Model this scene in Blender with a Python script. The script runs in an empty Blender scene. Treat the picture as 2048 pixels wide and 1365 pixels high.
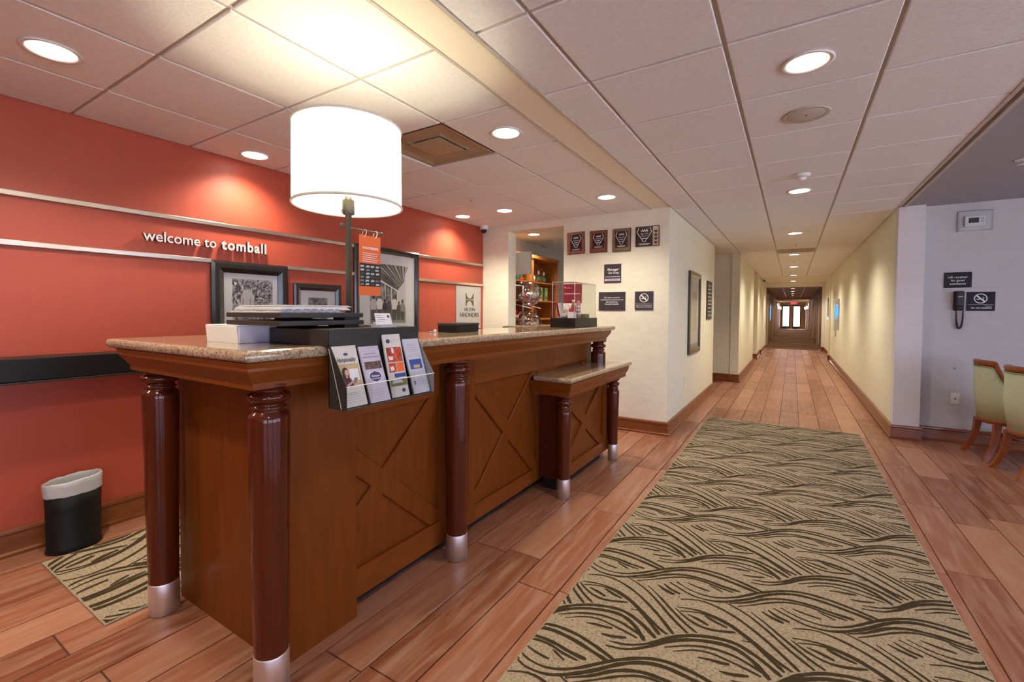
import bpy, bmesh, math, random
from mathutils import Vector, Matrix
random.seed(7)
C = bpy.context.scene.collection
R = math.radians
sc = bpy.context.scene

# ---------------------------------------------------------------- camera, world, exposure
EYE = 1.345
cam_d = bpy.data.cameras.new('camera'); cam = bpy.data.objects.new('camera', cam_d); C.objects.link(cam)
cam_d.sensor_width = 36.0; cam_d.lens = 904.05 / 2048 * 36.0
cam_d.shift_y = -(682.5 - 651.34) / 2048; cam_d.clip_start = 0.02; cam_d.clip_end = 300
def look_matrix(yaw, pitch, roll):
    cy, sy, cp, sp, cr, sr = math.cos(yaw), math.sin(yaw), math.cos(pitch), math.sin(pitch), math.cos(roll), math.sin(roll)
    B = Matrix(((1, 0, 0), (0, 0, -1), (0, 1, 0)))
    Ry = Matrix(((cy, 0, sy), (0, 1, 0), (-sy, 0, cy)))
    Rx = Matrix(((1, 0, 0), (0, cp, -sp), (0, sp, cp)))
    Rz = Matrix(((cr, -sr, 0), (sr, cr, 0), (0, 0, 1)))
    return Rz @ Rx @ Ry @ B
M = look_matrix(0.5547207, 0.0300937, 0.0052344)
mw = Matrix((M[0], -M[1], -M[2])).transposed().to_4x4()
mw.translation = (0, 0, EYE); cam.matrix_world = mw
sc.camera = cam
def project(p):
    q = M @ (Vector(p) - Vector((0, 0, EYE)))
    if q.z < 0.05: return None
    return (1024 + 904.05 * q.x / q.z, 651.34 + 904.05 * q.y / q.z, q.z)

sc.view_settings.view_transform = 'Standard'; sc.view_settings.look = 'None'
sc.view_settings.exposure = 0.38; sc.view_settings.gamma = 1.0; sc.view_settings.use_curve_mapping = False
w = bpy.data.worlds.new('sky'); sc.world = w; w.use_nodes = True
bg = w.node_tree.nodes['Background']; bg.inputs[0].default_value = (0.66, 0.71, 1.0, 1); bg.inputs[1].default_value = 4.2
sun_d = bpy.data.lights.new('sun', 'SUN'); sun_d.energy = 22.0; sun_d.angle = R(1); sun_d.color = (1.0, 0.96, 0.92)
sun = bpy.data.objects.new('sun', sun_d); C.objects.link(sun); sun.rotation_euler = (R(-32), R(-18), 0)      # high, from beyond the building: lights the pavement outside
try:
    sc.cycles.use_denoising = True; sc.cycles.max_bounces = 10; sc.cycles.diffuse_bounces = 5
    sc.cycles.sample_clamp_indirect = 6.0; sc.cycles.caustics_reflective = False; sc.cycles.caustics_refractive = False
except Exception: pass
SPOT_W = 54.0
WARM = (1.0, 0.89, 0.70)

# ---------------------------------------------------------------- helpers
def node_mat(name):
    m = bpy.data.materials.new(name); m.use_nodes = True
    return m, m.node_tree, m.node_tree.nodes['Principled BSDF']
def mat(name, col, rough=0.5, metal=0.0, coat=0.0, var=0.0, vscale=20.0, bump=0.0, bscale=80.0, stretch=None, spec=None, emit=None, es=0.0, trans=0.0, alpha=None):
    m, nt, b = node_mat(name); N, L = nt.nodes, nt.links
    b.inputs['Base Color'].default_value = (*col, 1); b.inputs['Roughness'].default_value = rough
    b.inputs['Metallic'].default_value = metal; b.inputs['Coat Weight'].default_value = coat; b.inputs['Coat Roughness'].default_value = 0.08
    if spec is not None: b.inputs['Specular IOR Level'].default_value = spec
    if trans: b.inputs['Transmission Weight'].default_value = trans
    if emit: b.inputs['Emission Color'].default_value = (*emit, 1); b.inputs['Emission Strength'].default_value = es
    if var or bump:
        tc = N.new('ShaderNodeTexCoord'); mp = N.new('ShaderNodeMapping'); L.new(tc.outputs['Object'], mp.inputs[0])
        if stretch: mp.inputs['Scale'].default_value = stretch
        if var:
            n = N.new('ShaderNodeTexNoise'); n.inputs['Scale'].default_value = vscale; n.inputs['Detail'].default_value = 5
            L.new(mp.outputs[0], n.inputs['Vector'])
            r = N.new('ShaderNodeValToRGB'); r.color_ramp.elements[0].position = 0.3; r.color_ramp.elements[1].position = 0.7
            r.color_ramp.elements[0].color = (*[c * (1 - var) for c in col], 1); r.color_ramp.elements[1].color = (*[min(1, c * (1 + var)) for c in col], 1)
            L.new(n.outputs['Fac'], r.inputs[0]); L.new(r.outputs[0], b.inputs['Base Color'])
        if bump:
            n2 = N.new('ShaderNodeTexNoise'); n2.inputs['Scale'].default_value = bscale; n2.inputs['Detail'].default_value = 3
            L.new(mp.outputs[0], n2.inputs['Vector'])
            bm_ = N.new('ShaderNodeBump'); bm_.inputs['Strength'].default_value = bump; bm_.inputs['Distance'].default_value = 0.004
            L.new(n2.outputs['Fac'], bm_.inputs['Height']); L.new(bm_.outputs[0], b.inputs['Normal'])
    return m
def glass_mat(name, tint=(1, 1, 1), gloss=0.08, rough=0.02, pw=5.0):
    m = bpy.data.materials.new(name); m.use_nodes = True; nt = m.node_tree; nt.nodes.clear()
    o = nt.nodes.new('ShaderNodeOutputMaterial'); t = nt.nodes.new('ShaderNodeBsdfTransparent'); t.inputs[0].default_value = (*tint, 1)
    g = nt.nodes.new('ShaderNodeBsdfGlossy'); g.inputs['Roughness'].default_value = rough
    f = nt.nodes.new('ShaderNodeLayerWeight'); f.inputs['Blend'].default_value = 0.5
    pw_ = nt.nodes.new('ShaderNodeMath'); pw_.operation = 'POWER'; pw_.inputs[1].default_value = pw
    a = nt.nodes.new('ShaderNodeMath'); a.operation = 'MULTIPLY_ADD'; a.inputs[1].default_value = 0.85; a.inputs[2].default_value = gloss
    nt.links.new(f.outputs['Facing'], pw_.inputs[0])
    x = nt.nodes.new('ShaderNodeMixShader')
    nt.links.new(pw_.outputs[0], a.inputs[0]); nt.links.new(a.outputs[0], x.inputs[0]); nt.links.new(t.outputs[0], x.inputs[1]); nt.links.new(g.outputs[0], x.inputs[2])
    nt.links.new(x.outputs[0], o.inputs[0]); return m

class MB:
    """collects shapes, in world coordinates, into one mesh"""
    def __init__(s): s.bm = bmesh.new(); s.mi = 0
    def _tagged(s, before):
        for f in s.bm.faces:
            if f not in before: f.material_index = s.mi
    def poly(s, pts):
        vs = [s.bm.verts.new(p) for p in pts]; f = s.bm.faces.new(vs); f.material_index = s.mi; return s
    def box(s, x0, x1, y0, y1, z0, z1, bevel=0.0, seg=2):
        b = bmesh.new()
        v = [b.verts.new((x, y, z)) for x in (x0, x1) for y in (y0, y1) for z in (z0, z1)]
        for f in ((0, 1, 3, 2), (4, 6, 7, 5), (0, 4, 5, 1), (2, 3, 7, 6), (0, 2, 6, 4), (1, 5, 7, 3)): b.faces.new([v[i] for i in f])
        bmesh.ops.recalc_face_normals(b, faces=b.faces)
        if bevel: bmesh.ops.bevel(b, geom=b.edges[:], offset=bevel, segments=seg, affect='EDGES', profile=0.5)
        return s.merge(b)
    def merge(s, b, mtx=None):
        if mtx is not None: bmesh.ops.transform(b, matrix=mtx, verts=b.verts)
        m = {}
        for v in b.verts: m[v] = s.bm.verts.new(v.co)
        for f in b.faces:
            try: g = s.bm.faces.new([m[v] for v in f.verts]); g.material_index = s.mi; g.smooth = f.smooth
            except ValueError: pass
        b.free(); return s
    def obox(s, c, ax, ay, az, bevel=0.0):
        """box centred at c with half-axis vectors"""
        b = bmesh.new(); c, ax, ay, az = Vector(c), Vector(ax), Vector(ay), Vector(az)
        v = [b.verts.new(c + i * ax + j * ay + k * az) for i in (-1, 1) for j in (-1, 1) for k in (-1, 1)]
        for f in ((0, 1, 3, 2), (4, 6, 7, 5), (0, 4, 5, 1), (2, 3, 7, 6), (0, 2, 6, 4), (1, 5, 7, 3)): b.faces.new([v[i] for i in f])
        bmesh.ops.recalc_face_normals(b, faces=b.faces)
        if bevel: bmesh.ops.bevel(b, geom=b.edges[:], offset=bevel, segments=2, affect='EDGES', profile=0.5)
        return s.merge(b)
    def lathe(s, cx, cy, prof, n=32, sx=1.0, sy=1.0, cap=True, smooth=True):
        rings = []
        for r, z in prof: rings.append([s.bm.verts.new((cx + r * sx * math.cos(2 * math.pi * i / n), cy + r * sy * math.sin(2 * math.pi * i / n), z)) for i in range(n)])
        for a, b in zip(rings, rings[1:]):
            for i in range(n):
                f = s.bm.faces.new((a[i], a[(i + 1) % n], b[(i + 1) % n], b[i])); f.smooth = smooth; f.material_index = s.mi
        if cap:
            for rg in (rings[0], rings[-1]):
                f = s.bm.faces.new(rg); f.material_index = s.mi
        return s
    def tube(s, pts, r, n=8, closed=False, taper=None):
        pts = [Vector(p) for p in pts]; rings = []
        up = Vector((0, 0, 1)); prev = None
        for i, p in enumerate(pts):
            if closed: d = pts[(i + 1) % len(pts)] - pts[i - 1]
            else: d = pts[min(i + 1, len(pts) - 1)] - pts[max(i - 1, 0)]
            d.normalize()
            if prev is None:
                a = up if abs(d.dot(up)) < 0.9 else Vector((1, 0, 0)); x = d.cross(a).normalized()
            else: x = (prev - d * prev.dot(d)).normalized()
            prev = x; y = d.cross(x); rr = r if taper is None else taper[i]
            rings.append([s.bm.verts.new(p + rr * (math.cos(2 * math.pi * k / n) * x + math.sin(2 * math.pi * k / n) * y)) for k in range(n)])
        prs = list(zip(rings, rings[1:])) + ([(rings[-1], rings[0])] if closed else [])
        for a, b in prs:
            for k in range(n):
                f = s.bm.faces.new((a[k], a[(k + 1) % n], b[(k + 1) % n], b[k])); f.smooth = True; f.material_index = s.mi
        if not closed:
            for rg in (rings[0], rings[-1]): s.bm.faces.new(rg).material_index = s.mi
        return s
    def prism(s, pts, z0, z1, bevel=0.0, seg=3):
        b = bmesh.new(); lo = [b.verts.new((x, y, z0)) for x, y in pts]; hi = [b.verts.new((x, y, z1)) for x, y in pts]
        b.faces.new(lo); b.faces.new(hi); n = len(pts)
        for i in range(n): b.faces.new((lo[i], lo[(i + 1) % n], hi[(i + 1) % n], hi[i]))
        bmesh.ops.recalc_face_normals(b, faces=b.faces)
        if bevel: bmesh.ops.bevel(b, geom=[e for e in b.edges if abs(e.verts[0].co.z - e.verts[1].co.z) < 1e-6], offset=bevel, segments=seg, affect='EDGES', profile=0.5)
        return s.merge(b)
    def slab(s, o, u, v, nrm, pts, th):
        """extruded 2-D outline on a plane: o + a*u + b*v, thickness th along nrm"""
        o, u, v, nrm = Vector(o), Vector(u), Vector(v), Vector(nrm)
        b = bmesh.new(); lo = [b.verts.new(o + u * a + v * c) for a, c in pts]; hi = [b.verts.new(o + u * a + v * c + nrm * th) for a, c in pts]
        n = len(pts); b.faces.new(lo); b.faces.new(hi)
        for i in range(n): b.faces.new((lo[i], lo[(i + 1) % n], hi[(i + 1) % n], hi[i]))
        bmesh.ops.recalc_face_normals(b, faces=b.faces); return s.merge(b)
    def sweep(s, path, prof):
        """profile [(offset to the right-hand side outward, z)] along a 2-D path with mitred corners"""
        P = [Vector(p) for p in path]; nrm = []
        for i in range(len(P)):
            ds = []
            if i > 0: ds.append((P[i] - P[i - 1]).normalized())
            if i < len(P) - 1: ds.append((P[i + 1] - P[i]).normalized())
            ns = [Vector((d.y, -d.x)) for d in ds]
            if len(ns) == 1: nrm.append(ns[0])
            else:
                t = (ns[0] + ns[1]); nrm.append(t / max(0.2, t.length_squared / 2))
        rings = [[s.bm.verts.new((P[i].x + nrm[i].x * o, P[i].y + nrm[i].y * o, z)) for o, z in prof] for i in range(len(P))]
        for a, b in zip(rings, rings[1:]):
            for k in range(len(prof) - 1):
                s.bm.faces.new((a[k], a[k + 1], b[k + 1], b[k])).material_index = s.mi
        for rg in (rings[0], rings[-1]): s.bm.faces.new(rg).material_index = s.mi
        return s
    def build(s, name, mats, parent=None, local=False, fixn=True):
        if fixn: bmesh.ops.recalc_face_normals(s.bm, faces=s.bm.faces)
        me = bpy.data.meshes.new(name)
        if parent is not None and not local:
            off = world_loc(parent)
            bmesh.ops.translate(s.bm, vec=-off, verts=s.bm.verts)
        s.bm.to_mesh(me); s.bm.free()
        for m in (mats if isinstance(mats, (list, tuple)) else [mats]): me.materials.append(m)
        o = bpy.data.objects.new(name, me); C.objects.link(o)
        if parent is not None: o.parent = parent
        return o
def world_loc(o):
    v = Vector((0, 0, 0))
    while o is not None: v = v + o.location; o = o.parent
    return v
def tag(o, label, cat, group=None):
    o['label'] = label; o['category'] = cat
    if group: o['group'] = group
    return o
def thing(name, label, cat, loc=(0, 0, 0), group=None, rz=0.0):
    o = bpy.data.objects.new(name, None); C.objects.link(o); o.location = loc; o.rotation_euler = (0, 0, rz); o.empty_display_size = 0.05
    return tag(o, label, cat, group)
def struct(o): o['kind'] = 'structure'; return o
def copy_tree(o, parent=None):
    c = o.copy(); C.objects.link(c)
    if parent is not None: c.parent = parent
    for ch in list(o.children): copy_tree(ch, c)
    return c

_tx = {}
def text_mesh(body, bold=0.0, extr=0.0, shear=0.0, space=1.0):
    k = (body, bold, extr, shear, space)
    if k not in _tx:
        cu = bpy.data.curves.new('t', 'FONT'); cu.body = body; cu.size = 1.0; cu.offset = bold; cu.extrude = extr; cu.resolution_u = 3; cu.shear = shear; cu.space_character = space
        ob = bpy.data.objects.new('t', cu); C.objects.link(ob); dg = bpy.context.evaluated_depsgraph_get()
        me = bpy.data.meshes.new_from_object(ob.evaluated_get(dg))
        vs = [v.co.copy() for v in me.vertices]; fs = [tuple(p.vertices) for p in me.polygons]
        C.objects.unlink(ob); bpy.data.objects.remove(ob); bpy.data.curves.remove(cu); bpy.data.meshes.remove(me); _tx[k] = (vs, fs)
    return _tx[k]
def text(mb, body, o, u, v, width=None, height=None, bold=0.0, depth=0.0005, align='c', shear=0.0):
    """lettering on the plane o,u,v. o = point at (align, baseline)"""
    vs, fs = text_mesh(body, bold, 0.1, shear)
    x0 = min(p.x for p in vs); x1 = max(p.x for p in vs)
    s = (width / (x1 - x0)) if width else height / 0.70
    sy = s if not (width and height) else height / 0.70
    u, v, o = Vector(u).normalized(), Vector(v).normalized(), Vector(o); n = u.cross(v)
    dx = {'c': -(x0 + x1) / 2, 'l': -x0, 'r': -x1}[align]
    nv = [mb.bm.verts.new(o + u * ((p.x + dx) * s) + v * (p.y * sy) + n * ((p.z + 0.1) / 0.2 * depth)) for p in vs]
    for f in fs:
        try: mb.bm.faces.new([nv[i] for i in f]).material_index = mb.mi
        except ValueError: pass
    return mb
def circ(a, b, r, n=24, rb=None): return [(a + r * math.cos(2 * math.pi * i / n), b + (rb or r) * math.sin(2 * math.pi * i / n)) for i in range(n)]

# ---------------------------------------------------------------- materials
m_red = mat('red_wall_paint', (0.43, 0.073, 0.038), 0.45, var=0.03, vscale=3, bump=0.05, bscale=90, stretch=(1, 6, 0.6))
m_cream = mat('cream_wallcovering', (0.80, 0.78, 0.63), 0.65, var=0.04, vscale=8, bump=0.25, bscale=120, stretch=(1, 1, 3))
m_pillar = mat('pillar_lit_wallcovering', (0.72, 0.70, 0.70), 0.65, var=0.03, vscale=8, bump=0.25, bscale=120, stretch=(1, 1, 3))  # lit look of the pillar put into the colour, lighter than the grey wall
m_grey = mat('pale_grey_wallcovering', (0.57, 0.565, 0.57), 0.65, var=0.03, vscale=8, bump=0.25, bscale=120, stretch=(1, 1, 3))
m_backroom = mat('grey_blue_paint', (0.58, 0.62, 0.62), 0.7)
m_tile = mat('ceiling_tile_white', (0.83, 0.835, 0.855), 0.9, var=0.04, vscale=50, bump=0.55, bscale=75)
m_grid = mat('ceiling_grid_beige', (0.52, 0.48, 0.41), 0.6)
m_band = mat('ceiling_band_cream', (0.85, 0.79, 0.66), 0.7)
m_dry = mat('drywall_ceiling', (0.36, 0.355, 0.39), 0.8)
m_base = mat('stained_baseboard', (0.21, 0.062, 0.016), 0.32, coat=0.25, var=0.25, vscale=6, stretch=(1, 1, 8))
m_cherry = mat('cherry_wood', (0.165, 0.040, 0.0045), 0.42, coat=0.08, spec=0.18, var=0.13, vscale=5, stretch=(6, 6, 0.7))
m_cherry_h = mat('cherry_wood_rail', (0.185, 0.047, 0.0060), 0.40, coat=0.10, spec=0.2, var=0.13, vscale=5, stretch=(6, 0.7, 6))
m_mahog = mat('mahogany_column', (0.080, 0.0125, 0.0035), 0.15, coat=0.4, spec=0.3, var=0.15, vscale=8, stretch=(5, 5, 0.5))
m_steel = mat('brushed_steel', (0.86, 0.85, 0.86), 0.40, metal=1.0, bump=0.08, bscale=200, stretch=(6, 6, 0.4))
m_rail = mat('satin_metal_rail', (0.74, 0.66, 0.54), 0.28, metal=1.0)
m_black = mat('black_laminate', (0.010, 0.0095, 0.009), 0.35, spec=0.3)
m_blackm = mat('matt_black_plastic', (0.012, 0.012, 0.012), 0.5)
m_char = mat('charcoal_board', (0.027, 0.025, 0.021), 0.45)
m_frame = mat('ebony_frame', (0.020, 0.018, 0.016), 0.22, coat=0.6)
m_matb = mat('white_mat_board', (0.66, 0.68, 0.68), 0.7)
m_white = mat('white_paper', (0.80, 0.79, 0.80), 0.6)
m_lav = mat('pale_lavender_paper', (0.52, 0.50, 0.62), 0.6)
m_greyp = mat('grey_card', (0.40, 0.40, 0.44), 0.6)
m_ink = mat('black_ink', (0.02, 0.02, 0.025), 0.6)
m_greyink = mat('grey_ink', (0.22, 0.22, 0.26), 0.6)
m_navy = mat('navy_ink', (0.045, 0.045, 0.16), 0.5)
m_orange = mat('orange_card', (0.80, 0.16, 0.035), 0.5)
m_wtext = mat('white_lettering', (0.85, 0.85, 0.85), 0.5)
m_letter = mat('brushed_letter_metal', (0.82, 0.80, 0.78), 0.3, metal=0.35)
m_letside = mat('dark_letter_edge', (0.05, 0.045, 0.04), 0.35, metal=0.6)
m_signblk = mat('dark_sign_plate', (0.045, 0.042, 0.050), 0.35)
m_signdark = mat('black_sign_plate', (0.012, 0.011, 0.016), 0.5, spec=0.25)
m_glass = glass_mat('clear_pane', gloss=0.035)
m_acryl = glass_mat('clear_acrylic', (0.97, 0.98, 0.98), gloss=0.04)
m_jar = glass_mat('blown_glass', (0.90, 0.92, 0.92), gloss=0.16, pw=1.7)
m_bag = mat('plastic_liner', (0.46, 0.47, 0.47), 0.22, bump=0.6, bscale=22)
m_pole = mat('bronze_pole', (0.13, 0.115, 0.085), 0.4, metal=0.3)
m_green = mat('mint_upholstery', (0.60, 0.66, 0.43), 0.75, var=0.05, vscale=60, bump=0.2, bscale=300)
m_chairw = mat('chair_wood', (0.30, 0.075, 0.014), 0.35, coat=0.12, spec=0.3, var=0.2, vscale=8, stretch=(4, 4, 1))
m_oak = mat('bookcase_wood', (0.42, 0.15, 0.035), 0.4, var=0.15, vscale=6, stretch=(4, 1, 4))
m_trim = mat('light_trim_white', (0.80, 0.78, 0.74), 0.35)
m_lens = mat('lit_lens', (1, 1, 1), 0.4, emit=(1.0, 0.93, 0.80), es=9.0)
m_dkred = mat('crimson_card', (0.36, 0.025, 0.05), 0.45)
m_exit = mat('exit_sign_red', (0.5, 0.02, 0.05), 0.4, emit=(1, 0.1, 0.15), es=0.6)
m_bluesign = mat('backlit_blue', (0.05, 0.30, 0.75), 0.4, emit=(0.05, 0.40, 1.0), es=0.9)
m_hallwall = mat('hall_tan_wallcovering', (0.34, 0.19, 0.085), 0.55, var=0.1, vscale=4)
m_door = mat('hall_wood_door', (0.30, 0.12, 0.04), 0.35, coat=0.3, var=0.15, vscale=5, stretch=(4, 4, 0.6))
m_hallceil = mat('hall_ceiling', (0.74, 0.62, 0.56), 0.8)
m_sconce = mat('sconce_glow', (1, 1, 1), 0.4, emit=(1, 0.9, 0.75), es=8)
m_pavement = mat('concrete_pavement', (0.54, 0.54, 0.57), 0.9)

def bw_print(name, scale, lo, hi, stretch=(1, 1, 1), dist=1.5):
    m, nt, b = node_mat(name); N, L = nt.nodes, nt.links; b.inputs['Roughness'].default_value = 0.35
    tc = N.new('ShaderNodeTexCoord'); mp = N.new('ShaderNodeMapping'); mp.inputs['Scale'].default_value = stretch
    n = N.new('ShaderNodeTexNoise'); n.inputs['Scale'].default_value = scale; n.inputs['Detail'].default_value = 6; n.inputs['Distortion'].default_value = dist
    r = N.new('ShaderNodeValToRGB'); r.color_ramp.elements[0].position = 0.38; r.color_ramp.elements[1].position = 0.64
    r.color_ramp.elements[0].color = (lo, lo, lo * 0.95, 1); r.color_ramp.elements[1].color = (hi, hi, hi, 1)
    L.new(tc.outputs['Object'], mp.inputs[0]); L.new(mp.outputs[0], n.inputs['Vector']); L.new(n.outputs['Fac'], r.inputs[0]); L.new(r.outputs[0], b.inputs['Base Color']); return m
m_print1 = bw_print('foliage_photo_print', 14, 0.03, 0.55, dist=2.5)
m_print2 = bw_print('small_photo_print', 10, 0.05, 0.30)
m_print3 = bw_print('market_photo_print', 9, 0.02, 0.35, (1, 1.4, 0.7))
m_pg = [mat('photo_tone_%s' % n, (v, v, v * 0.97), 0.4) for n, v in (('black', 0.02), ('dark', 0.07), ('mid', 0.22), ('light', 0.55), ('white', 0.78))]

def granite():
    m, nt, b = node_mat('speckled_granite'); N, L = nt.nodes, nt.links
    tc = N.new('ShaderNodeTexCoord'); v = N.new('ShaderNodeTexVoronoi'); v.inputs['Scale'].default_value = 210
    n = N.new('ShaderNodeTexNoise'); n.inputs['Scale'].default_value = 70; n.inputs['Detail'].default_value = 7; n.inputs['Distortion'].default_value = 0.8
    a = N.new('ShaderNodeMixRGB'); a.inputs[0].default_value = 0.55
    r = N.new('ShaderNodeValToRGB'); e = r.color_ramp.elements
    e[0].position = 0.22; e[0].color = (0.09, 0.055, 0.032, 1); e[1].position = 0.78; e[1].color = (0.62, 0.52, 0.37, 1)
    k = e.new(0.45); k.color = (0.33, 0.235, 0.145, 1); k = e.new(0.58); k.color = (0.44, 0.34, 0.225, 1)
    L.new(tc.outputs['Object'], v.inputs['Vector']); L.new(tc.outputs['Object'], n.inputs['Vector'])
    L.new(v.outputs['Color'], a.inputs[1]); L.new(n.outputs['Fac'], a.inputs[2]); L.new(a.outputs[0], r.inputs[0]); L.new(r.outputs[0], b.inputs['Base Color'])
    b.inputs['Roughness'].default_value = 0.12; b.inputs['Coat Weight'].default_value = 0.5; b.inputs['Coat Roughness'].default_value = 0.04
    return m
m_granite = granite()

def plank_mat():
    m, nt, b = node_mat('plank_floor_wood'); N, L = nt.nodes, nt.links
    oi = N.new('ShaderNodeObjectInfo'); at = N.new('ShaderNodeAttribute'); at.attribute_name = 'tone'
    ad = N.new('ShaderNodeMath'); ad.operation = 'ADD'; L.new(oi.outputs['Random'], ad.inputs[0]); L.new(at.outputs['Fac'], ad.inputs[1])
    fr = N.new('ShaderNodeMath'); fr.operation = 'FRACT'; L.new(ad.outputs[0], fr.inputs[0])
    r = N.new('ShaderNodeValToRGB'); e = r.color_ramp.elements
    e[0].position = 0; e[0].color = (0.20, 0.062, 0.027, 1); e[1].position = 1; e[1].color = (0.41, 0.185, 0.110, 1)
    k = e.new(0.35); k.color = (0.285, 0.100, 0.048, 1); k = e.new(0.7); k.color = (0.345, 0.138, 0.074, 1)
    L.new(fr.outputs[0], r.inputs[0])
    tc = N.new('ShaderNodeTexCoord'); mp = N.new('ShaderNodeMapping'); mp.inputs['Scale'].default_value = (9, 1.0, 1)
    cb = N.new('ShaderNodeCombineXYZ'); mu = N.new('ShaderNodeMath'); mu.operation = 'MULTIPLY'; mu.inputs[1].default_value = 37.0
    L.new(fr.outputs[0], mu.inputs[0]); L.new(mu.outputs[0], cb.inputs[2]); L.new(cb.outputs[0], mp.inputs['Location']); L.new(tc.outputs['Object'], mp.inputs[0])
    n = N.new('ShaderNodeTexNoise'); n.inputs['Scale'].default_value = 3.2; n.inputs['Detail'].default_value = 7; n.inputs['Distortion'].default_value = 0.6; L.new(mp.outputs[0], n.inputs['Vector'])
    r2 = N.new('ShaderNodeValToRGB'); r2.color_ramp.elements[0].position = 0.42; r2.color_ramp.elements[1].position = 0.68
    L.new(n.outputs['Fac'], r2.inputs[0])
    fac = N.new('ShaderNodeMath'); fac.operation = 'MULTIPLY'; fac.inputs[1].default_value = 0.50; L.new(r2.outputs[0], fac.inputs[0])
    mx = N.new('ShaderNodeMixRGB'); mx.inputs[2].default_value = (0.48, 0.29, 0.20, 1); L.new(fac.outputs[0], mx.inputs[0]); L.new(r.outputs[0], mx.inputs[1])
    L.new(mx.outputs[0], b.inputs['Base Color'])
    b.inputs['Roughness'].default_value = 0.33; b.inputs['Specular IOR Level'].default_value = 0.45
    bp_ = N.new('ShaderNodeBump'); bp_.inputs['Strength'].default_value = 0.08; bp_.inputs['Distance'].default_value = 0.003; L.new(n.outputs['Fac'], bp_.inputs['Height']); L.new(bp_.outputs[0], b.inputs['Normal'])
    return m
m_plank = plank_mat()
m_grout = mat('dark_grout', (0.16, 0.10, 0.07), 0.8)

def rug_mat(name):
    m, nt, b = node_mat(name); N, L = nt.nodes, nt.links
    tc = N.new('ShaderNodeTexCoord'); cn = N.new('ShaderNodeTexNoise'); cn.inputs['Scale'].default_value = 95; cn.inputs['Detail'].default_value = 4; L.new(tc.outputs['Object'], cn.inputs['Vector'])
    r1 = N.new('ShaderNodeValToRGB'); e = r1.color_ramp.elements; e[0].position = 0.36; e[0].color = (0.22, 0.175, 0.13, 1); e[1].position = 0.66; e[1].color = (0.41, 0.33, 0.225, 1)
    k = e.new(0.47); k.color = (0.345, 0.275, 0.185, 1)
    L.new(cn.outputs['Fac'], r1.inputs[0]); L.new(r1.outputs[0], b.inputs['Base Color']); b.inputs['Roughness'].default_value = 0.95; b.inputs['Specular IOR Level'].default_value = 0.1
    bp_ = N.new('ShaderNodeBump'); bp_.inputs['Strength'].default_value = 0.3; bp_.inputs['Distance'].default_value = 0.004; L.new(cn.outputs['Fac'], bp_.inputs['Height']); L.new(bp_.outputs[0], b.inputs['Normal'])
    return m
m_rug = rug_mat('mottled_beige_pile')
m_pile = mat('dark_brown_pile', (0.050, 0.036, 0.018), 0.95, spec=0.1, bump=0.4, bscale=150)
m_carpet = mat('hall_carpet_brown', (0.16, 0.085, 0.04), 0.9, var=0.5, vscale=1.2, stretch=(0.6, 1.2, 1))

# ---------------------------------------------------------------- the setting
X, Y, Z = Vector((1, 0, 0)), Vector((0, 1, 0)), Vector((0, 0, 1))
RX, YP, CL, CR, CEIL = -3.6, 5.05, -1.14, 0.945, 2.51
YB, XE, HE = -4.0, 5.0, 46.0
PY = 19.5                                            # hall portal
ms = MB().box(RX - 0.15, RX, YB, YP + 0.19, 0, CEIL); struct(ms.build('wall_left', m_red))
b = MB(); b.box(RX, -3.19, YP, YP + 0.19, 0, CEIL).box(-2.39, CL, YP, YP + 0.19, 0, CEIL).box(-3.19, -2.39, YP, YP + 0.19, 2.40, CEIL)
struct(b.build('wall_front', m_cream))
b = MB(); b.box(CL - 0.12, CL, YP + 0.19, 8.37, 0, CEIL).box(-2.6, CL - 0.12, 8.25, 8.37, 0, CEIL); struct(b.build('wall_left.001', m_cream))
b = MB(); b.box(-2.6, -1.02, 9.78, 9.95, 0, CEIL).box(-1.02, -0.87, 9.75, 9.95, 0, CEIL); struct(b.build('wall_front.001', m_cream))
b = MB(); b.box(-2.72, -2.6, 8.25, 9.95, 0, CEIL); struct(b.build('wall_left.002', m_cream))
b = MB(); b.box(-1.02, -0.87, 9.95, 13.5, 0, CEIL).box(-1.5, -0.87, 15.05, 15.2, 0, CEIL).box(-1.02, -0.89, 15.2, 16.9, 0, CEIL).box(-1.02, -0.86, 16.9, PY + 0.3, 0, CEIL)
b.box(-1.62, -1.5, 13.38, 15.2, 0, CEIL).box(-1.62, -1.02, 13.38, 13.5, 0, CEIL); struct(b.build('wall_left.003', m_cream))
b = MB(); b.box(CR, CR + 0.22, 6.3, 6.46, 0, CEIL); struct(b.build('wall_right.001', m_pillar))
b = MB(); b.box(CR, CR + 0.14, 6.46, 15.9, 0, CEIL).box(0.905, CR + 0.14, 15.9, 16.1, 0, CEIL).box(0.99, CR + 0.14, 16.1, PY + 0.3, 0, CEIL); struct(b.build('wall_right.002', m_cream))
b = MB(); b.box(CR + 0.14, XE, 6.42, 6.5, 0, CEIL); struct(b.build('wall_front.002', m_grey))
# portal: two jambs and a header
b = MB(); b.box(-0.87, -0.85, PY, PY + 0.3, 0, 2.31).box(0.90, 1.09, PY, PY + 0.3, 0, 2.31).box(-1.02, 1.09, PY, PY + 0.3, 2.31, CEIL); struct(b.build('trim_1', mat('portal_wallcovering', (0.78, 0.73, 0.68), 0.6)))
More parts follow.
